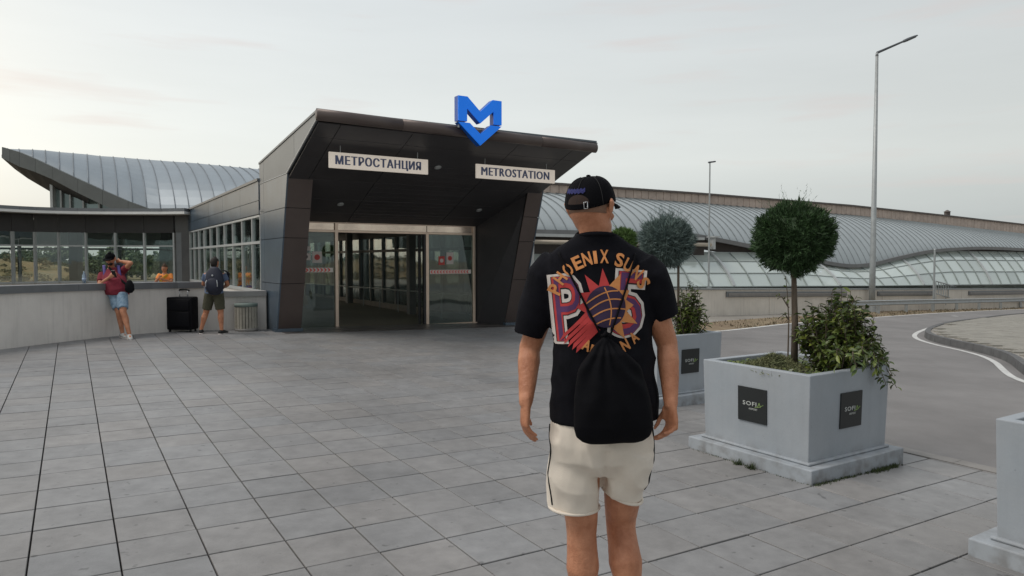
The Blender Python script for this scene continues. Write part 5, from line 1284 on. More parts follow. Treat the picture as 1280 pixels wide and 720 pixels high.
tube(bm, co, .0085, 8); wobj('collar', fixn(bm), m_fab, man, True)
# shorts
def wr_sh(p, n):
    a = noise.noise(Vector((p.x*9+p.z*5, p.y*6, p.z*7))); b = noise.noise(Vector((p.x*16, p.y*9, p.z*9-p.x*12)))
    return .011*ridge(a)-.006+.005*b-.010*max(0, 1-abs(p.x-.350)/.018)*(1 if p.z < .86 else 0)
bm = bm_()
loft(bm, [K(752, 500), K(752, 520), K(751.5, 550), K(751, 572), K(751, 590)], [(.180, .128), (.196, .140), (.206, .150), (.200, .140), (.15, .085)], side=rt_m, seg=26, tang=(0, 0, -1), round_=False)
loft(bm, [K(719, 555, 2.73), K(717.5, 590, 2.74), K(717, 615, 2.75), K(717.5, 633.5, 2.755)], [(.108, .13), (.105, .122), (.103, .112), (.101, .106)], side=rt_m, seg=22, tang=(.0, 0, -1), round_=False)
loft(bm, [K(783, 555, 2.73), K(781, 580, 2.735), K(779, 600, 2.75), K(777.5, 616, 2.765)], [(.108, .135), (.100, .128), (.088, .116), (.080, .108)], side=Vector((1, 0, 0)), seg=22, tang=(-.26, .08, -1), round_=False)
shorts = union(bm, .0075, 6, 'shorts', m_cream_s, man, wr_sh)
dg = bpy.context.evaluated_depsgraph_get()
def bvh_of(o): 
    b = bm_(); b.from_mesh(o.data); t_ = BVHTree.FromBMesh(b); b.free(); return t_
bv_sh = bvh_of(shorts); bv_t = bvh_of(shirt)
def side_line(bv, ys, sx, Ys):
    o = []
    for y, Y in zip(ys, Ys):
        z = K(752, y, Y).z; h_ = bv.ray_cast(Vector((.35+sx*.6, Y, z)), Vector((-sx, 0, 0)))
        if h_[0]: o.append(h_[0]+Vector((sx*.001, 0, 0)))
    return o
for sx, ys in ((-1, [530, 545, 560, 575, 590, 605, 620, 631]), (1, [530, 545, 560, 575, 590, 603, 612])):
    o = side_line(bv_sh, ys, sx, [2.71]*len(ys))
    if len(o) > 2: bm = bm_(); tube(bm, o, .0036, 6); pp = obj('piping', fixn(bm), m_pip, None, True); reparent(pp, man)
# hem bands
def hem(c, rx, ry, axis, name, mat, par, rr=.005):
    s = rt_m; q = Vector(axis).cross(s).normalized(); s = q.cross(Vector(axis)).normalized(); bm = bm_()
    tube(bm, [c+s*math.cos(a)*rx+q*math.sin(a)*ry for a in (2*PI*k/30 for k in range(31))], rr, 7); wobj(name, fixn(bm), mat, par, True)
hem(K(717.5, 632, 2.755), .099, .104, (0, 0, -1), 'shorts_hem', m_cream_s, man, .006); hem(K(777.3, 615, 2.765), .079, .107, (-.26, .08, -1), 'shorts_hem', m_cream_s, man, .006)
# shoes (below the frame)
def shoe(root, an, fd, mu, s=1., zs=None):
    fd = fd.normalized(); sd = Vector((fd.y, -fd.x, 0)).normalized(); dn = -fd.cross(sd).normalized(); dn = dn if dn.z < 0 else -dn
    b_ = an+dn*.045*s
    bm = bm_(); loft(bm, [b_-fd*.055*s, b_-fd*.02*s, b_+fd*.05*s, b_+fd*.12*s+dn*.012*s, b_+fd*.175*s+dn*.02*s], [(.036*s, .042*s), (.042*s, .052*s), (.046*s, .045*s), (.047*s, .032*s), (.034*s, .020*s)], side=sd, seg=14)
    sh_ = wobj('shoe', fixn(bm), mu, root, True)
    bm = bm_(); c_ = b_+dn*.040*s
    loft(bm, [c_-fd*.075*s, c_+fd*.0*s, c_+fd*.10*s, c_+fd*.2*s], [(.036*s, .014*s), (.042*s, .015*s), (.050*s, .015*s), (.030*s, .012*s)], side=sd, seg=14); so = obj('sole', fixn(bm), m_stw, None, True); so.parent = sh_; so.matrix_parent_inverse = sh_.matrix_parent_inverse.copy(); so.matrix_parent_inverse = Matrix.Identity(4)
    return sh_
shoe(man, anL, Vector((.1, 1, 0)), m_shoe); shoe(man, anR, Vector((.12, 1, -.3)), m_shoe)
# cap
bm = bm_(); CUp = Vector((-.085, -.10, 1)).normalized(); cf = hf; cr = cf.cross(CUp).normalized(); cf = CUp.cross(cr).normalized(); cc = hc+CUp*.030
cc = hc+CUp*.026-cf*.004
n1, n2 = 36, 12; rows_ = []
for j in range(n2+1):
    th = j/n2*PI/2
    ring_ = []
    for i in range(n1):
        a = 2*PI*i/n1; rr = (math.cos(th)**.72)
        x = math.cos(a)*.089*rr; y = math.sin(a)*.108*rr; z = math.sin(th)*.098-.020*(1-j/n2)*(1 if math.sin(a) < 0 else .3)*abs(math.sin(a))
        ring_.append(bm.verts.new(cc+cr*x+cf*y+CUp*z))
    rows_.append(ring_)
for a, b in zip(rows_, rows_[1:]):
    for i in range(n1): bm.faces.new((a[i], a[(i+1) % n1], b[(i+1) % n1], b[i]))
bmesh.ops.remove_doubles(bm, verts=bm.verts, dist=5e-4); fixn(bm)
cp = wobj('cap', bm, m_cap2, man, True); sm = cp.modifiers.new('solid', 'SOLIDIFY'); sm.thickness = .003; sm.offset = 1
def on_cap(a, th, d=.002):
    rr = math.cos(th)**.72; return cc+cr*math.cos(a)*(.089*rr+d)+cf*math.sin(a)*(.108*rr+d)+CUp*(math.sin(th)*(.098+d)-.020*(1-th/(PI/2))*(1 if math.sin(a) < 0 else .3)*abs(math.sin(a)))
def cap_part(name, bm, mat, sm_=True):
    o = obj(name, bm, mat, None, sm_); o.parent = cp; o.matrix_parent_inverse = Matrix.Identity(4); o.location = (0, 0, 0)
    o.matrix_parent_inverse = Matrix.Translation(-Vector(man.location))@Matrix.Identity(4)
    o.matrix_parent_inverse = Matrix.Identity(4); return o
for k in range(6):
    a = PI/2+k*PI/3; bm = bm_(); tube(bm, [on_cap(a, t_*PI/2/10, .0035) for t_ in range(0, 10)], .0016, 5); cap_part('cap_seam', bm, m_pip)
bm = bm_(); ball(bm, cc+CUp*.102, (.009, .009, .005), 12, 8); cap_part('cap_button', bm, m_cap2)
# brim
bm = bm_(); nb_ = 16; up_, dn_ = [], []
for i in range(nb_+1):
    a = PI*(.13+.74*i/nb_); inn = cc+cr*math.cos(a)*.086+cf*math.sin(a)*.106-CUp*.008
    outp = cc+cr*math.cos(a)*.094+cf*(math.sin(a)*.108+.082*math.sin(PI*i/nb_)**.55)-CUp*(.020+.012*abs(math.cos(a)))
    up_.append((bm.verts.new(inn), bm.verts.new(inn.lerp(outp, .5)+CUp*.004), bm.verts.new(outp)))
for a, b in zip(up_, up_[1:]):
    for k in range(2): bm.faces.new((a[k], b[k], b[k+1], a[k+1]))
fixn(bm); br = cap_part('brim', bm, m_cap2); sm = br.modifiers.new('solid', 'SOLIDIFY'); sm.thickness = .004
# rear opening, strap, buckle and blue embroidery
def cap_patch(name, fn, na, nt_, mat, d=.0045):
    bm = bm_(); g = [[bm.verts.new(on_cap(*fn(i/na, j/nt_), d)) for i in range(na+1)] for j in range(nt_+1)]
    for j in range(nt_):
        for i in range(na): bm.faces.new((g[j][i], g[j][i+1], g[j+1][i+1], g[j+1][i]))
    return cap_part(name, fixn(bm), mat)
AB = -PI/2
cap_patch('cap_rear_opening', lambda u, v: (AB+(-.52+1.04*u), .16+v*(.34*math.sqrt(max(0, 1-(2*u-1)**2)))), 16, 5, M('cap_opening_brown', (.035, .02, .015), .9, .2, 30))
cap_patch('cap_strap', lambda u, v: (AB+(-.55+1.1*u), .02+v*.16), 14, 2, m_cap2, .006)
cap_patch('cap_embroidery', lambda u, v: (AB+(-.80+1.15*u), .55+v*.17+.03*math.sin(u*40)), 24, 3, m_navy, .005)
bm = bm_(); pts_ = [on_cap(AB+.30+u, .02+v, .010) for u, v in ((0, 0), (.13, .0), (.13, .2), (0, .2), (0, 0))]; tube(bm, pts_, .0018, 6); cap_part('cap_buckle', bm, m_silver)

# ---- printed graphic on the back of the shirt
def project(bm, off, maxlen=.012, bv=bv_t):
    bmesh.ops.triangulate(bm, faces=bm.faces)
    for _ in range(6):
        le = [e_ for e_ in bm.edges if e_.calc_length() > maxlen]
        if not le: break
        bmesh.ops.subdivide_edges(bm, edges=le, cuts=1); bmesh.ops.triangulate(bm, faces=[f for f in bm.faces if len(f.verts) > 3])
    bad = []
    for v in bm.verts:
        h_ = bv.ray_cast(Vector((v.co.x, 2.2, v.co.z)), Vector((0, 1, 0)))
        if h_[0] is not None and h_[0].y < 2.8: v.co.y = h_[0].y-off
        else: bad.append(v)
    if bad: bmesh.ops.delete(bm, geom=bad, context='VERTS')
    return bm
BY = 2.60
def pp2(px, py): q = Pt(px, py, BY); return Vector((q.x, BY, q.z))
def poly_print(name, polys, off, mat):
    bm = bm_()
    for P_ in polys:
        bm.faces.new([bm.verts.new(pp2(*p)) for p in P_])
    bm.normal_update()
    o = obj(name, project(bm, off), mat, None, True); o.parent = shirt; return o
def txt_print(ch, px, py, hpx, rot, off, mat, thick=.03, wd=None):
    bm, x0, x1, y0, y1 = text_bm(ch, 1, thick, 0); c_ = pp2(px, py); sc_ = hpx/880*BY/(y1-y0); sx = (wd/880*BY/(x1-x0)) if wd else sc_
    r = math.radians(rot)
    for v in bm.verts:
        x = (v.co.x-(x0+x1)/2)*sx; y = (v.co.y-(y0+y1)/2)*sc_; v.co = c_+Vector((x*math.cos(r)-y*math.sin(r), 0, x*math.sin(r)+y*math.cos(r)))
    o = obj('printed_letter', project(bm, off, .009), mat, None, True); o.parent = shirt; return o
# big varsity characters
for ch, px, py, hh, ww, rot in (('P', 710, 386, 84, 39, 6), ('5', 786, 380, 82, 45, -5)):
    txt_print(ch, px, py, hh+5, rot, .0016, m_wh, .075, ww+4); txt_print(ch, px, py, hh-1, rot, .0024, m_pip, .03, ww-4); txt_print(ch, px, py, hh-2, rot, .0032, m_red, .018, ww-6)
    txt_print(ch, px+1, py, hh-4, rot, .0038, m_pur, -.014, ww-9)
# sunburst
cx, cy = 757, 383
def star(n, r0, r1, a0, a1, jit=0):
    o = []; rg_ = random.Random(2)
    for k in range(n*2+1):
        a = math.radians(a0+(a1-a0)*k/(n*2)); r = (r1*(1+rg_.uniform(-.12, .18)) if k % 2 else r0); o.append((cx+math.cos(a)*r, cy-math.sin(a)*r))
    return o
poly_print('print_sunburst', [star(5, 27, 41, 80, 225)+[(cx, cy)]], .0044, m_red)
poly_print('print_sunburst', [star(5, 27, 40, -75, 80)+[(cx, cy)]], .0046, m_or)
poly_print('print_rays', [[(752, 402), (756, 414), (706-4+k*8, 435-k*4), (703+k*8, 428-k*5)] for k in range(0)]+[[(736+k*2.2, 386+k*5.2), (739+k*2.6, 390+k*5.4), (700+k*5, 428+k*3.2), (705+k*4, 418+k*3.8)] for k in range(5)], .0050, m_red)
poly_print('print_ball', [[(cx+25*math.cos(a), cy-26*math.sin(a)) for a in (2*PI*k/30 for k in range(30))]], .0056, m_dpur)
def arc_print(pts, wpx, off, mat):
    P1_, P2_ = [], []
    for i, p in enumerate(pts):
        a = pts[max(i-1, 0)]; b = pts[min(i+1, len(pts)-1)]; dx, dy = b[0]-a[0], b[1]-a[1]; l_ = math.hypot(dx, dy); nx, ny = -dy/l_*wpx/2, dx/l_*wpx/2
        P1_.append((p[0]+nx, p[1]+ny)); P2_.append((p[0]-nx, p[1]-ny))
    return [[P1_[i], P1_[i+1], P2_[i+1], P2_[i]] for i in range(len(pts)-1)]
L_ = []
for f in range(-2, 3):
    L_ += arc_print([(cx-25+50*t_/16, cy+f*11+15*(.5-t_/16)-(8-abs(f))*math.sin(PI*t_/16)) for t_ in range(17) if abs(complex(-25+50*t_/16, f*11+15*(.5-t_/16)-(8-abs(f))*math.sin(PI*t_/16))) < 25.5], 1.7, 0, None) if True else []
L_ += arc_print([(cx+6+5*math.sin(PI*t_/10)-8+t_*.6, cy-24+47*t_/10) for t_ in range(11)], 1.5, 0, None)
poly_print('print_ball_lines', L_, .0064, m_or)
for ch, px, py, rot, hh in (('P', 694.5, 362, 66, 16), ('H', 700.5, 348, 54, 15), ('O', 710, 337, 38, 15), ('E', 722, 328.5, 24, 16), ('N', 734, 323.5, 14, 16), ('I', 744.5, 321.5, 4, 15), ('X', 756, 320.5, -2, 16), ('S', 775.5, 325, -16, 17), ('U', 787, 331.5, -30, 16), ('N', 798, 341, -44, 16), ('S', 806, 354, -60, 16)):
    txt_print(ch, px, py, hh+1, rot, .0068, m_or, .03, 11 if ch != 'I' else 4.5)
for ch, px, py, rot, hh in (('A', 733, 431, -24, 14), ('R', 742, 437, -16, 13), ('I', 749, 440, -8, 13), ('Z', 757, 441, 0, 13), ('O', 767, 439, 12, 13), ('N', 781, 431, 28, 15), ('A', 793, 422, 38, 15)):
    txt_print(ch, px, py, hh, rot, .0068, m_or, .035, 10 if ch != 'I' else 4)

# ------------------------------------------------------------------ drawstring bag on his back
bag = thing('drawstring_bag', 'black drawstring bag hanging on the back of the man in the foreground', 'bag', tuple(K(757, 500, 2.52)))
def bsurf(px, py):
    q = pp2(px, py); h_ = bv_t.ray_cast(Vector((q.x, 2.2, q.z)), Vector((0, 1, 0))); return h_[0] if h_[0] else Vector((q.x, 2.58, q.z))
BGY = 2.535
def wr_bag(p, n):
    top = K(757, 420, BGY); d = Vector((p.x-top.x, 0, p.z-top.z)); a = math.atan2(d.x, -d.z); r = d.length
    f = max(0, 1-r/.42); return .007*math.sin(a*17+noise.noise(p*6)*3)*f*min(1, r/.05)+.006*ridge(noise.noise(Vector((p.x*7+p.z*3, p.y*3, p.z*5))))-.003
bm = bm_()
bgr = [(418, 757, 3, .010), (424, 757, 6, .016), (432, 758, 14, .022), (442, 760, 26, .030), (456, 762, 38, .040), (480, 764, 46, .052), (510, 765.5, 51, .062), (532, 766, 52, .060), (545, 766, 49, .048), (552, 766, 41, .034), (556, 766, 30, .018)]
def bgc(c_, y): return K(c_, y, BGY-(0.01 if y > 440 else -.01))
loft(bm, [bgc(c_, y) for y, c_, hw, dp in bgr], [(hw/880*BGY, dp) for y, c_, hw, dp in bgr], side=rt_m, seg=26, tang=(0, 0, -1), round_=False)
union(bm, .006, 5, 'bag_sack', m_nyl, bag, wr_bag)
for path in ([(753, 424), (747, 412), (736, 390), (724, 366), (714, 346), (705, 328), (700, 318)], [(760, 424), (766, 406), (774, 384), (782, 362), (789, 342), (795, 326), (797, 319)]):
    bm = bm_(); pts_ = []
    for p, q in zip(path, path[1:]):
        for k in range(4): pts_.append((p[0]+(q[0]-p[0])*k/4, p[1]+(q[1]-p[1])*k/4))
    pts_.append(path[-1]); c3 = [bsurf(*p)+Vector((0, -.010, 0)) for p in pts_]
    s_ = c3[-1]; c3 += [s_+Vector((0, .05, .02)), s_+Vector((0, .10, .0)), s_+Vector((0, .16, -.08))]
    tube(bm, c3, .0042, 6); wobj('cord', fixn(bm), m_nyl, bag, True)
bm = bm_(); loft(bm, [K(753, 420, 2.545), K(757, 417, 2.53), K(761, 420, 2.545)], [.008, .012, .008], seg=8); wobj('cord_knot', fixn(bm), m_nyl, bag, True)
# ------------------------------------------------------------------ people farther off
def person(lab, base, J, fwd, cols, hairm=None, long_shorts=True, sc_=1.0, curlL=.6, curlR=.6, hfwd=None, hup=(0, 0, 1), belly=0., short_end=.80, sleeve_end=.62):
    t = thing('person', lab, 'person', base); fwd = Vector(fwd).normalized(); rt = fwd.cross(UP).normalized()
    hfwd = Vector(hfwd) if hfwd else fwd
    bm = bm_(); P_ = head(bm, J['head'], hfwd, Vector(hup).normalized(), .98*sc_)
    loft(bm, [J['head']-UP*.04, J['neck']+UP*.02, J['neck']-UP*.04], [.056*sc_, .058*sc_, .085*sc_], seg=14)
    ch = J['neck'].lerp(J['pelvis'], .3); wa = J['neck'].lerp(J['pelvis'], .72)+fwd*belly*.4
    loft(bm, [J['neck']-UP*.02, J['neck'].lerp(J['pelvis'], .12), ch, wa, J['pelvis'], J['pelvis']-UP*.035], [(.09, .07), (.165, .085), (.168, .105), (.14+belly*.4, .10+belly*.5), (.155, .105), (.12, .08)], side=rt, seg=18)
    for s in 'LR':
        limb(bm, J['sh'+s], J['el'+s], .055, .050, .040); limb(bm, J['el'+s], J['wr'+s], .042, .043, .026, .25)
        hd = J.get('hd'+s) or (J['wr'+s]-J['el'+s]); hand(bm, J['wr'+s], Vector(hd), Vector(J['pn'+s]), Vector(J['th'+s]), curlL if s == 'L' else curlR, .96)
        hi, kn, an = J['hi'+s], J['kn'+s], J['an'+s]
        loft(bm, [hi, hi.lerp(kn, .5), kn], [.088, .080, .056], seg=14); bk_ = -fwd*.015
        loft(bm, [kn, kn.lerp(an, .3)+bk_, kn.lerp(an, .62), an], [.055, .060, .045, .035], seg=14)
        fd = Vector(J['ft'+s]).normalized(); loft(bm, [an-fd*.03-UP*.03, an+fd*.06-UP*.04, an+fd*.13-UP*.05], [.035, .036, .026], seg=10)
        shoe(t, an, fd, cols['shoe'])
    union(bm, .0085, 4, 'body', m_skin, t); eyes(t, P_, 1)
    bm = bm_()
    loft(bm, [J['neck']+UP*.0, J['neck']-UP*.025, J['neck'].lerp(J['pelvis'], .13), ch, wa, J['pelvis']+UP*.0, J['pelvis']-UP*.05], [(.068, .062), (.105, .082), (.178, .105), (.190, .132), (.178+belly*.45, .125+belly*.6), (.188+belly*.2, .135+belly*.3), (.19+belly*.2, .135+belly*.2)], side=rt, seg=22, round_=False)
    for s in 'LR':
        a, b = J['sh'+s], J['el'+s]; loft(bm, [a-(b-a)*.12, a.lerp(b, .25), a.lerp(b, sleeve_end)], [.066, .070, .064], seg=16, round_=False)
    wr_ = lambda p, n: .005*noise.noise(p*9)+.003*noise.noise(p*21)
    union(bm, .0095, 4, 't_shirt', cols['shirt'], t, wr_)
    bm = bm_(); loft(bm, [J['pelvis']+UP*.06, J['pelvis'], J['pelvis']-UP*.07], [(.178+belly*.2, .128), (.185, .138), (.175, .13)], side=rt, seg=20, round_=False)
    for s in 'LR':
        hi, kn = J['hi'+s], J['kn'+s]; loft(bm, [hi+UP*.04, hi.lerp(kn, .45), hi.lerp(kn, short_end)], [.105, .100, .092], seg=16, round_=False)
    union(bm, .0095, 4, 'shorts', cols['shorts'], t, wr_)
    return t, P_
GP = lambda px, py, Y: Pt(px, py, Y)
def onceg(v, h_): return Vector((v.x, v.y, gz(v.x, v.y)+h_))
# man in maroon leaning on the parapet
Y0 = 13.42
J = dict(head=GP(138, 324, 13.55), neck=GP(139.5, 336, 13.62), pelvis=GP(147, 365, 13.35),
  shL=GP(151.5, 341, 13.6), elL=GP(163.5, 329, 13.45), wrL=GP(150, 326.5, 13.62), shR=GP(127.5, 344, 13.6), elR=GP(124, 357, 13.38), wrR=GP(137, 346.5, 13.22),
  hiL=GP(152.5, 370, 13.32), hiR=GP(143, 370, 13.34), knL=GP(154, 390, 13.15), knR=GP(148.5, 390, 13.22), ftL=(.55, -.8, -.1), ftR=(.75, -.6, -.05),
  pnL=(0, 1, 0), thL=(0, 0, 1), pnR=(.3, .8, .3), thR=(.1, 0, 1), hdL=(-1, .25, .05), hdR=(.9, -.1, .5))
J['anL'] = onceg(GP(162.5, 411, 13.05), .095); J['anR'] = onceg(GP(154, 413, 13.2), .095)
J['anL'].x = GP(161.5, 411, 13.05).x; J['anR'].x = GP(153, 413, 13.2).x
mm, HP2 = person('man in maroon T-shirt and denim shorts leaning on the wall, looking at a phone', tuple(onceg(GP(158, 418, 13.2), 0)), J, (.12, -1, 0), dict(shirt=m_maroon, shorts=m_denim, shoe=m_shoe), belly=.10, hfwd=(.05, -1, -.35), hup=(0, -.3, 1))
bm = bm_(); hc2 = J['head']; u2 = Vector((0, -.3, 1)).normalized(); f2 = Vector((.05, -1, -.30)).normalized(); r2 = f2.cross(u2).normalized()
loft(bm, [hc2+u2*.110-f2*.01, hc2+u2*.095-f2*.01, hc2+u2*.065-f2*.008, hc2+u2*.030-f2*.006], [(.035, .045), (.066, .084), (.082, .104), (.085, .108)], side=r2, seg=20, tang=tuple(-u2)); wobj('cap', fixn(bm), m_cap2, mm, True)
bm = bm_(); loft(bm, [hc2+u2*.035+f2*.08, hc2+u2*.030+f2*.13, hc2+u2*.018+f2*.17], [(.078, .006), (.075, .006), (.05, .005)], side=r2, seg=14); wobj('brim', fixn(bm), m_cap2, mm, True)
bm = bm_(); ball(bm, hc2-u2*.07+f2*.045, (.055, .05, .045), 12, 8); wobj('beard', bm, m_hair, mm, True)
# phone in his hand
q = J['wrR']+Vector((.095, -.02, .06)); t = thing('phone', 'dark phone held in the hand of the man in maroon', 'phone', tuple(q))
bm = bm_(); rr_ = Matrix.Rotation(.5, 3, 'X'); box(bm, -.036, .036, -.005, .005, -.075, .075, lambda p: q+rr_@p); bev(wobj('phone_body', fixn(bm), m_phone, t), .004, 2)
bm = bm_(); box(bm, -.031, .031, .0052, .0062, -.068, .068, lambda p: q+rr_@p); wobj('screen', fixn(bm), M('phone_screen', (.05, .06, .08), .1, .05, 4), t)
# his backpack (behind) with purple shoulder straps
t = thing('backpack', 'dark backpack with purple straps worn by the man in maroon', 'backpack', tuple(GP(134, 345, 13.8)))
bm = bm_(); c_ = J['neck'].lerp(J['pelvis'], .35)+Vector((-.05, .20, .02))
loft(bm, [c_+UP*.22, c_+UP*.12, c_-UP*.05, c_-UP*.2], [(.12, .05), (.18, .085), (.19, .10), (.17, .08)], side=Vector((1, 0, 0)), seg=18); wobj('pack', fixn(bm), m_navyp, t, True)
m_pstr = M('purple_strap', (.07, .05, .22), .7, .1, 10)
for sx, (a, b, c__) in ((-1, ((130, 333), (131, 345), (128, 356))), (1, ((148, 333), (150, 345), (153, 358)))):
    bm = bm_(); loft(bm, [GP(*a, 13.68)+UP*.02, GP(*a, 13.52), GP(*b, 13.42), GP(*c__, 13.45), GP(*c__, 13.7)], [(.028, .009)]*5, side=Vector((1, 0, 0)), seg=8); wobj('shoulder_strap', fixn(bm), m_pstr, t, True)
# black cross-body pouch at his hip
q = GP(162, 358, 13.25); t = thing('cross_body_bag', 'small black pouch on a strap at the hip of the man in maroon', 'bag', tuple(q))
bm = bm_(); loft(bm, [q+UP*.09, q+UP*.03, q-UP*.07, q-UP*.10], [(.05, .03), (.08, .045), (.085, .05), (.06, .03)], side=Vector((1, .2, 0)), seg=14); wobj('pouch', fixn(bm), m_suit, t, True)
bm = bm_(); loft(bm, [GP(136, 334, 13.48), GP(143, 342, 13.40), GP(151, 350, 13.33), GP(160, 357, 13.25)], [(.022, .006)]*4, side=Vector((.6, 0, .8)), seg=8); wobj('strap', fixn(bm), m_suit, t, True)

# man with backpack facing the windows
J = dict(head=GP(268.5, 329, 14.25), neck=GP(268, 338.5, 14.28), pelvis=GP(267.5, 364, 14.3),
  shL=GP(257.5, 344, 14.3), elL=GP(254.5, 355, 14.35), wrL=GP(260, 357.5, 14.58), shR=GP(279.5, 344, 14.3), elR=GP(284.5, 355.5, 14.32), wrR=GP(280, 359, 14.55),
  hiL=GP(262.5, 369, 14.3), hiR=GP(273, 369, 14.3), knL=GP(257.5, 391, 14.33), knR=GP(276, 391, 14.33), ftL=(-.35, 1, 0), ftR=(.25, 1, 0),
  pnL=(1, 0, 0), thL=(0, 0, 1), pnR=(-1, 0, 0), thR=(0, 0, 1))
J['anL'] = onceg(GP(251.5, 413, 14.3), .085); J['anR'] = onceg(GP(277, 413, 14.3), .085)
mb, HP3 = person('man in blue grey shirt and olive shorts seen from behind by the glazed wall', tuple(onceg(GP(265, 415, 14.3), 0)), J, (.08, 1, 0), dict(shirt=m_bluesh, shorts=m_olive, shoe=m_shoed), hfwd=(.1, 1, -.3), hup=(0, .25, 1), sc_=.95)
bm = bm_(); hc3 = J['head']; u3 = Vector((0, .25, 1)).normalized(); f3 = Vector((.1, 1, -.25)).normalized(); r3 = f3.cross(u3).normalized()
loft(bm, [hc3+u3*.108-f3*.012, hc3+u3*.09-f3*.014, hc3+u3*.05-f3*.014, hc3+u3*.0-f3*.022, hc3-u3*.03-f3*.03], [(.035, .045), (.062, .080), (.078, .098), (.078, .092), (.068, .075)], side=r3, seg=20, tang=tuple(-u3)); wobj('hair', fixn(bm), m_hair, mb, True)
t = thing('backpack', 'navy backpack with light zip pulls on the man standing by the glazed wall', 'backpack', tuple(GP(268, 350, 14.05)))
c_ = GP(268, 350.5, 14.06)
bm = bm_(); loft(bm, [c_+UP*.23, c_+UP*.15, c_, c_-UP*.17, c_-UP*.235], [(.10, .05), (.16, .085), (.185, .10), (.18, .10), (.13, .07)], side=Vector((1, 0, 0)), seg=20); wobj('pack', fixn(bm), m_navyp, t, True)
bm = bm_(); cf_ = c_+Vector((0, -.085, -.09)); loft(bm, [cf_+UP*.11, cf_+UP*.05, cf_-UP*.08, cf_-UP*.12], [(.09, .025), (.135, .045), (.14, .05), (.10, .03)], side=Vector((1, 0, 0)), seg=16); wobj('front_pocket', fixn(bm), m_navyp, t, True)
for sx in (-1, 1):
    bm = bm_(); tube(bm, [c_+Vector((sx*.10, -.125, .01)), c_+Vector((sx*.115, -.145, -.05)), c_+Vector((sx*.115, -.14, -.12))], .009, 6); wobj('zip_trim', bm, m_silver, t)
    bm = bm_(); loft(bm, [c_+Vector((sx*.10, .03, .20)), c_+Vector((sx*.13, .16, .20)), c_+Vector((sx*.13, .36, .15)), c_+Vector((sx*.15, .33, -.1))], [(.028, .008)]*4, side=Vector((1, 0, 0)), seg=8); wobj('shoulder_strap', fixn(bm), m_navyp, t, True)
bm = bm_(); ball(bm, c_+Vector((0, -.095, .10)), (.018, .006, .018), 10, 6); wobj('patch', bm, m_silver, t)

# seated person in orange inside the gallery
c = GP(205.5, 335.5, 22.3); zb_ = gz(c.x, c.y)-.09
J = dict(head=c+Vector((0, 0, 0)), neck=c+Vector((0, .02, -.16)), pelvis=c+Vector((0, .10, -.66)),
  shL=c+Vector((-.17, .04, -.21)), elL=c+Vector((-.24, -.08, -.42)), wrL=c+Vector((-.06, -.24, -.30)), shR=c+Vector((.17, .04, -.21)), elR=c+Vector((.25, -.05, -.42)), wrR=c+Vector((.12, -.24, -.36)),
  hiL=c+Vector((-.10, .08, -.70)), hiR=c+Vector((.10, .08, -.70)), knL=c+Vector((-.13, -.36, -.70)), knR=c+Vector((.13, -.36, -.70)), anL=c+Vector((-.13, -.38, 0)), anR=c+Vector((.13, -.38, 0)),
  ftL=(0, -1, 0), ftR=(0, -1, 0), pnL=(0, 1, 0), thL=(0, 0, 1), pnR=(0, 1, 0), thR=(0, 0, 1))
for s in 'LR': J['an'+s].z = zb_+.095
po, _ = person('person in orange and yellow top sitting behind the parapet in front of the gallery glass', (c.x, c.y, zb_), J, (.05, -1, 0), dict(shirt=m_orgarm, shorts=M('violet_trousers', (.10, .06, .25), .8, .1, 5), shoe=m_shoed), hfwd=(-.1, -1, -.1), hup=(0, 0, 1), short_end=.9)
bm = bm_(); loft(bm, [c+UP*.112+Vector((0, .01, 0)), c+UP*.07+Vector((0, .01, 0)), c+Vector((0, .05, 0)), c-UP*.05+Vector((0, .06, 0))], [(.05, .06), (.084, .098), (.086, .07), (.078, .055)], side=Vector((1, 0, 0)), seg=16, tang=(0, 0, -1)); wobj('hair', fixn(bm), m_hairb, po, True)
bm = bm_(); loft(bm, [c+Vector((.14, -.10, -.20)), c+Vector((0, -.16, -.34)), c+Vector((-.12, -.12, -.46))], [(.05, .012)]*3, side=Vector((.6, 0, .8)), seg=10); wobj('yellow_scarf', fixn(bm), m_yel, po, True)
t = thing('bench', 'grey bench behind the parapet under the person in orange', 'bench', (c.x, c.y+.12, zb_))
bm = bm_(); z = c.z-.80; box(bm, c.x-.8, c.x+.8, c.y-.12, c.y+.35, z-.05, z-.01); wobj('seat', fixn(bm), m_steel, t)
for sx in (-.7, .7): bm = bm_(); box(bm, c.x+sx-.03, c.x+sx+.03, c.y-.08, c.y+.31, zb_, z-.052); wobj('leg', fixn(bm), m_steel, t)

# ------------------------------------------------------------------ suitcase
q = G(224, 415.5); q = Vector((q.x, q.y, gz(q.x, q.y))); t = thing('suitcase', 'large black fabric suitcase with raised silver handle standing by the wall', 'suitcase', tuple(q))
X0 = GP(207.5, 400, q.y).x; X1 = GP(240.5, 400, q.y).x; cxs = (X0+X1)/2; hw = (X1-X0)/2; zt_ = GP(224, 371.5, q.y).z
bm = bm_(); box(bm, cxs-hw, cxs+hw, q.y, q.y+.30, q.z+.05, zt_); bev(wobj('shell', fixn(bm), m_suit, t, True), .035, 4)
bm = bm_(); box(bm, cxs-hw+.05, cxs+hw-.05, q.y-.035, q.y+.02, q.z+.11, q.z+.42); bev(wobj('front_pocket', fixn(bm), m_suit, t, True), .02, 3)
bm = bm_(); box(bm, cxs-hw+.06, cxs+hw-.06, q.y-.02, q.y+.02, q.z+.44, zt_-.07); bev(wobj('front_pocket', fixn(bm), m_suit, t, True), .015, 3)
for z in (q.z+.43, zt_-.055): bm = bm_(); tube(bm, [(cxs-hw+.05, q.y-.003, z), (cxs+hw-.05, q.y-.003, z)], .006, 6); wobj('zip', bm, m_pip, t)
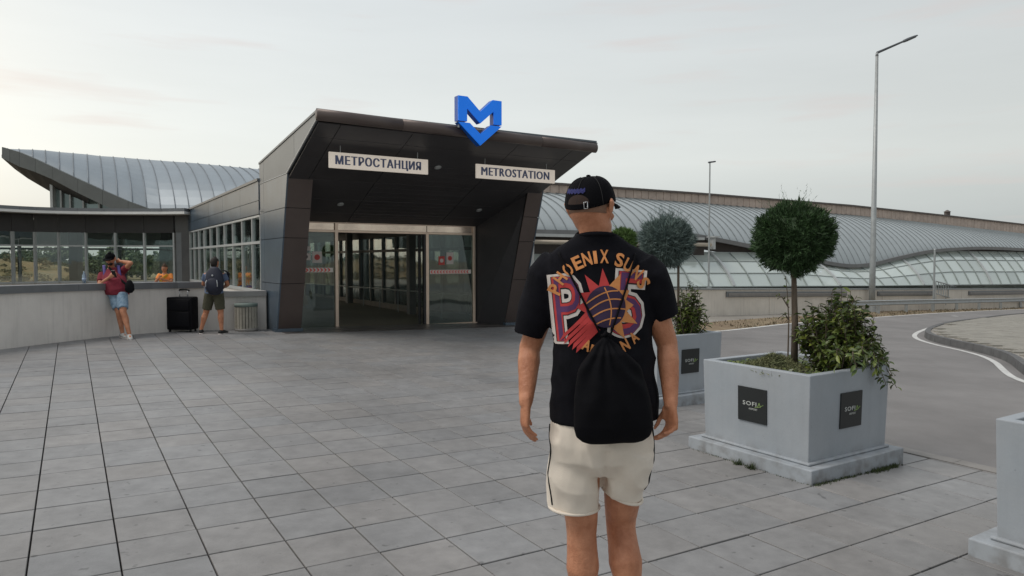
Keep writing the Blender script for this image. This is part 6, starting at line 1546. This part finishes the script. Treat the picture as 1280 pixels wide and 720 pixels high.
for sx in (-.085, .085): bm = bm_(); tube(bm, [(cxs+sx, q.y+.22, zt_-.02), (cxs+sx, q.y+.22, zt_+.135)], .010, 8); wobj('handle_tube', bm, m_silver, t, True)
bm = bm_(); tube(bm, [(cxs-.12, q.y+.22, zt_+.125), (cxs-.07, q.y+.22, zt_+.145), (cxs+.07, q.y+.22, zt_+.145), (cxs+.12, q.y+.22, zt_+.125)], .016, 8); wobj('handle_grip', bm, m_pip, t, True)
for sx in (-1, 1):
    for sy in (.04, .26):
        bm = bm_(); loft(bm, [(cxs+sx*(hw-.06)-.012, q.y+sy, q.z+.028), (cxs+sx*(hw-.06)+.012, q.y+sy, q.z+.028)], [.028, .028], seg=14, round_=False); wobj('wheel', fixn(bm), m_pip, t)
# ------------------------------------------------------------------ litter bin
q = G(308, 413.3); r0 = (GP(321.5, 400, q.y).x-GP(294.5, 400, q.y).x)/2; zt_ = GP(308, 379, q.y).z; t = thing('litter_bin', 'round slatted litter bin with green rim beside the entrance pillar', 'litter bin', tuple(q))
bm = bm_(); loft(bm, [q+UP*.02, Vector((q.x, q.y, zt_-.03))], [r0*.86]*2, seg=24, round_=False); wobj('liner', fixn(bm), m_dark, t, True)
ns_ = 22
for k in range(ns_):
    a = 2*PI*k/ns_; d = Vector((math.cos(a), math.sin(a), 0)); s_ = Vector((-d.y, d.x, 0)); w_ = r0*PI/ns_*.78
    p = Vector((q.x, q.y, 0))+d*r0*.90; o_ = d*.022
    bm = bm_(); z0, z1 = q.z+.05, zt_-.05
    hexa(bm, [p-s_*w_+UP*z0, p+s_*w_+UP*z0, p+s_*w_+o_+UP*z0, p-s_*w_+o_+UP*z0, p-s_*w_+UP*z1, p+s_*w_+UP*z1, p+s_*w_+o_+UP*z1, p-s_*w_+o_+UP*z1]); wobj('slat', fixn(bm), m_binw, t)
for z, mt, rr, hh in ((zt_-.035, m_bing, r0*1.03, .035), (q.z+.03, m_kerbl, r0*1.02, .03)):
    bm = bm_(); loft(bm, [Vector((q.x, q.y, z-hh)), Vector((q.x, q.y, z+hh))], [rr]*2, seg=28, round_=False); wobj('rim' if mt is m_bing else 'base_ring', fixn(bm), mt, t, True)
# ------------------------------------------------------------------ water bottle on the parapet
q = GP(108.5, 356, 13.15); zc = 1.125; t = thing('water_bottle', 'clear blue plastic water bottle standing on the wall coping', 'bottle', (q.x-.05, q.y, zc))
qq = Vector((q.x-.12, q.y+.12, 1.13))
bm = bm_(); loft(bm, [qq, qq+UP*.10, qq+UP*.15, qq+UP*.19, qq+UP*.205], [.034, .034, .032, .014, .012], seg=14, round_=False); wobj('bottle', fixn(bm), m_bottle, t, True)
bm = bm_(); loft(bm, [qq+UP*.205, qq+UP*.225], [.015, .015], seg=12, round_=False); wobj('lid', fixn(bm), m_bottle, t, True)
bm = bm_(); loft(bm, [qq+UP*.05, qq+UP*.10], [.0355, .0355], seg=14, round_=False); wobj('label_band', fixn(bm), M('pale_blue_label', (.35, .45, .60), .5, .05, 5), t, True)
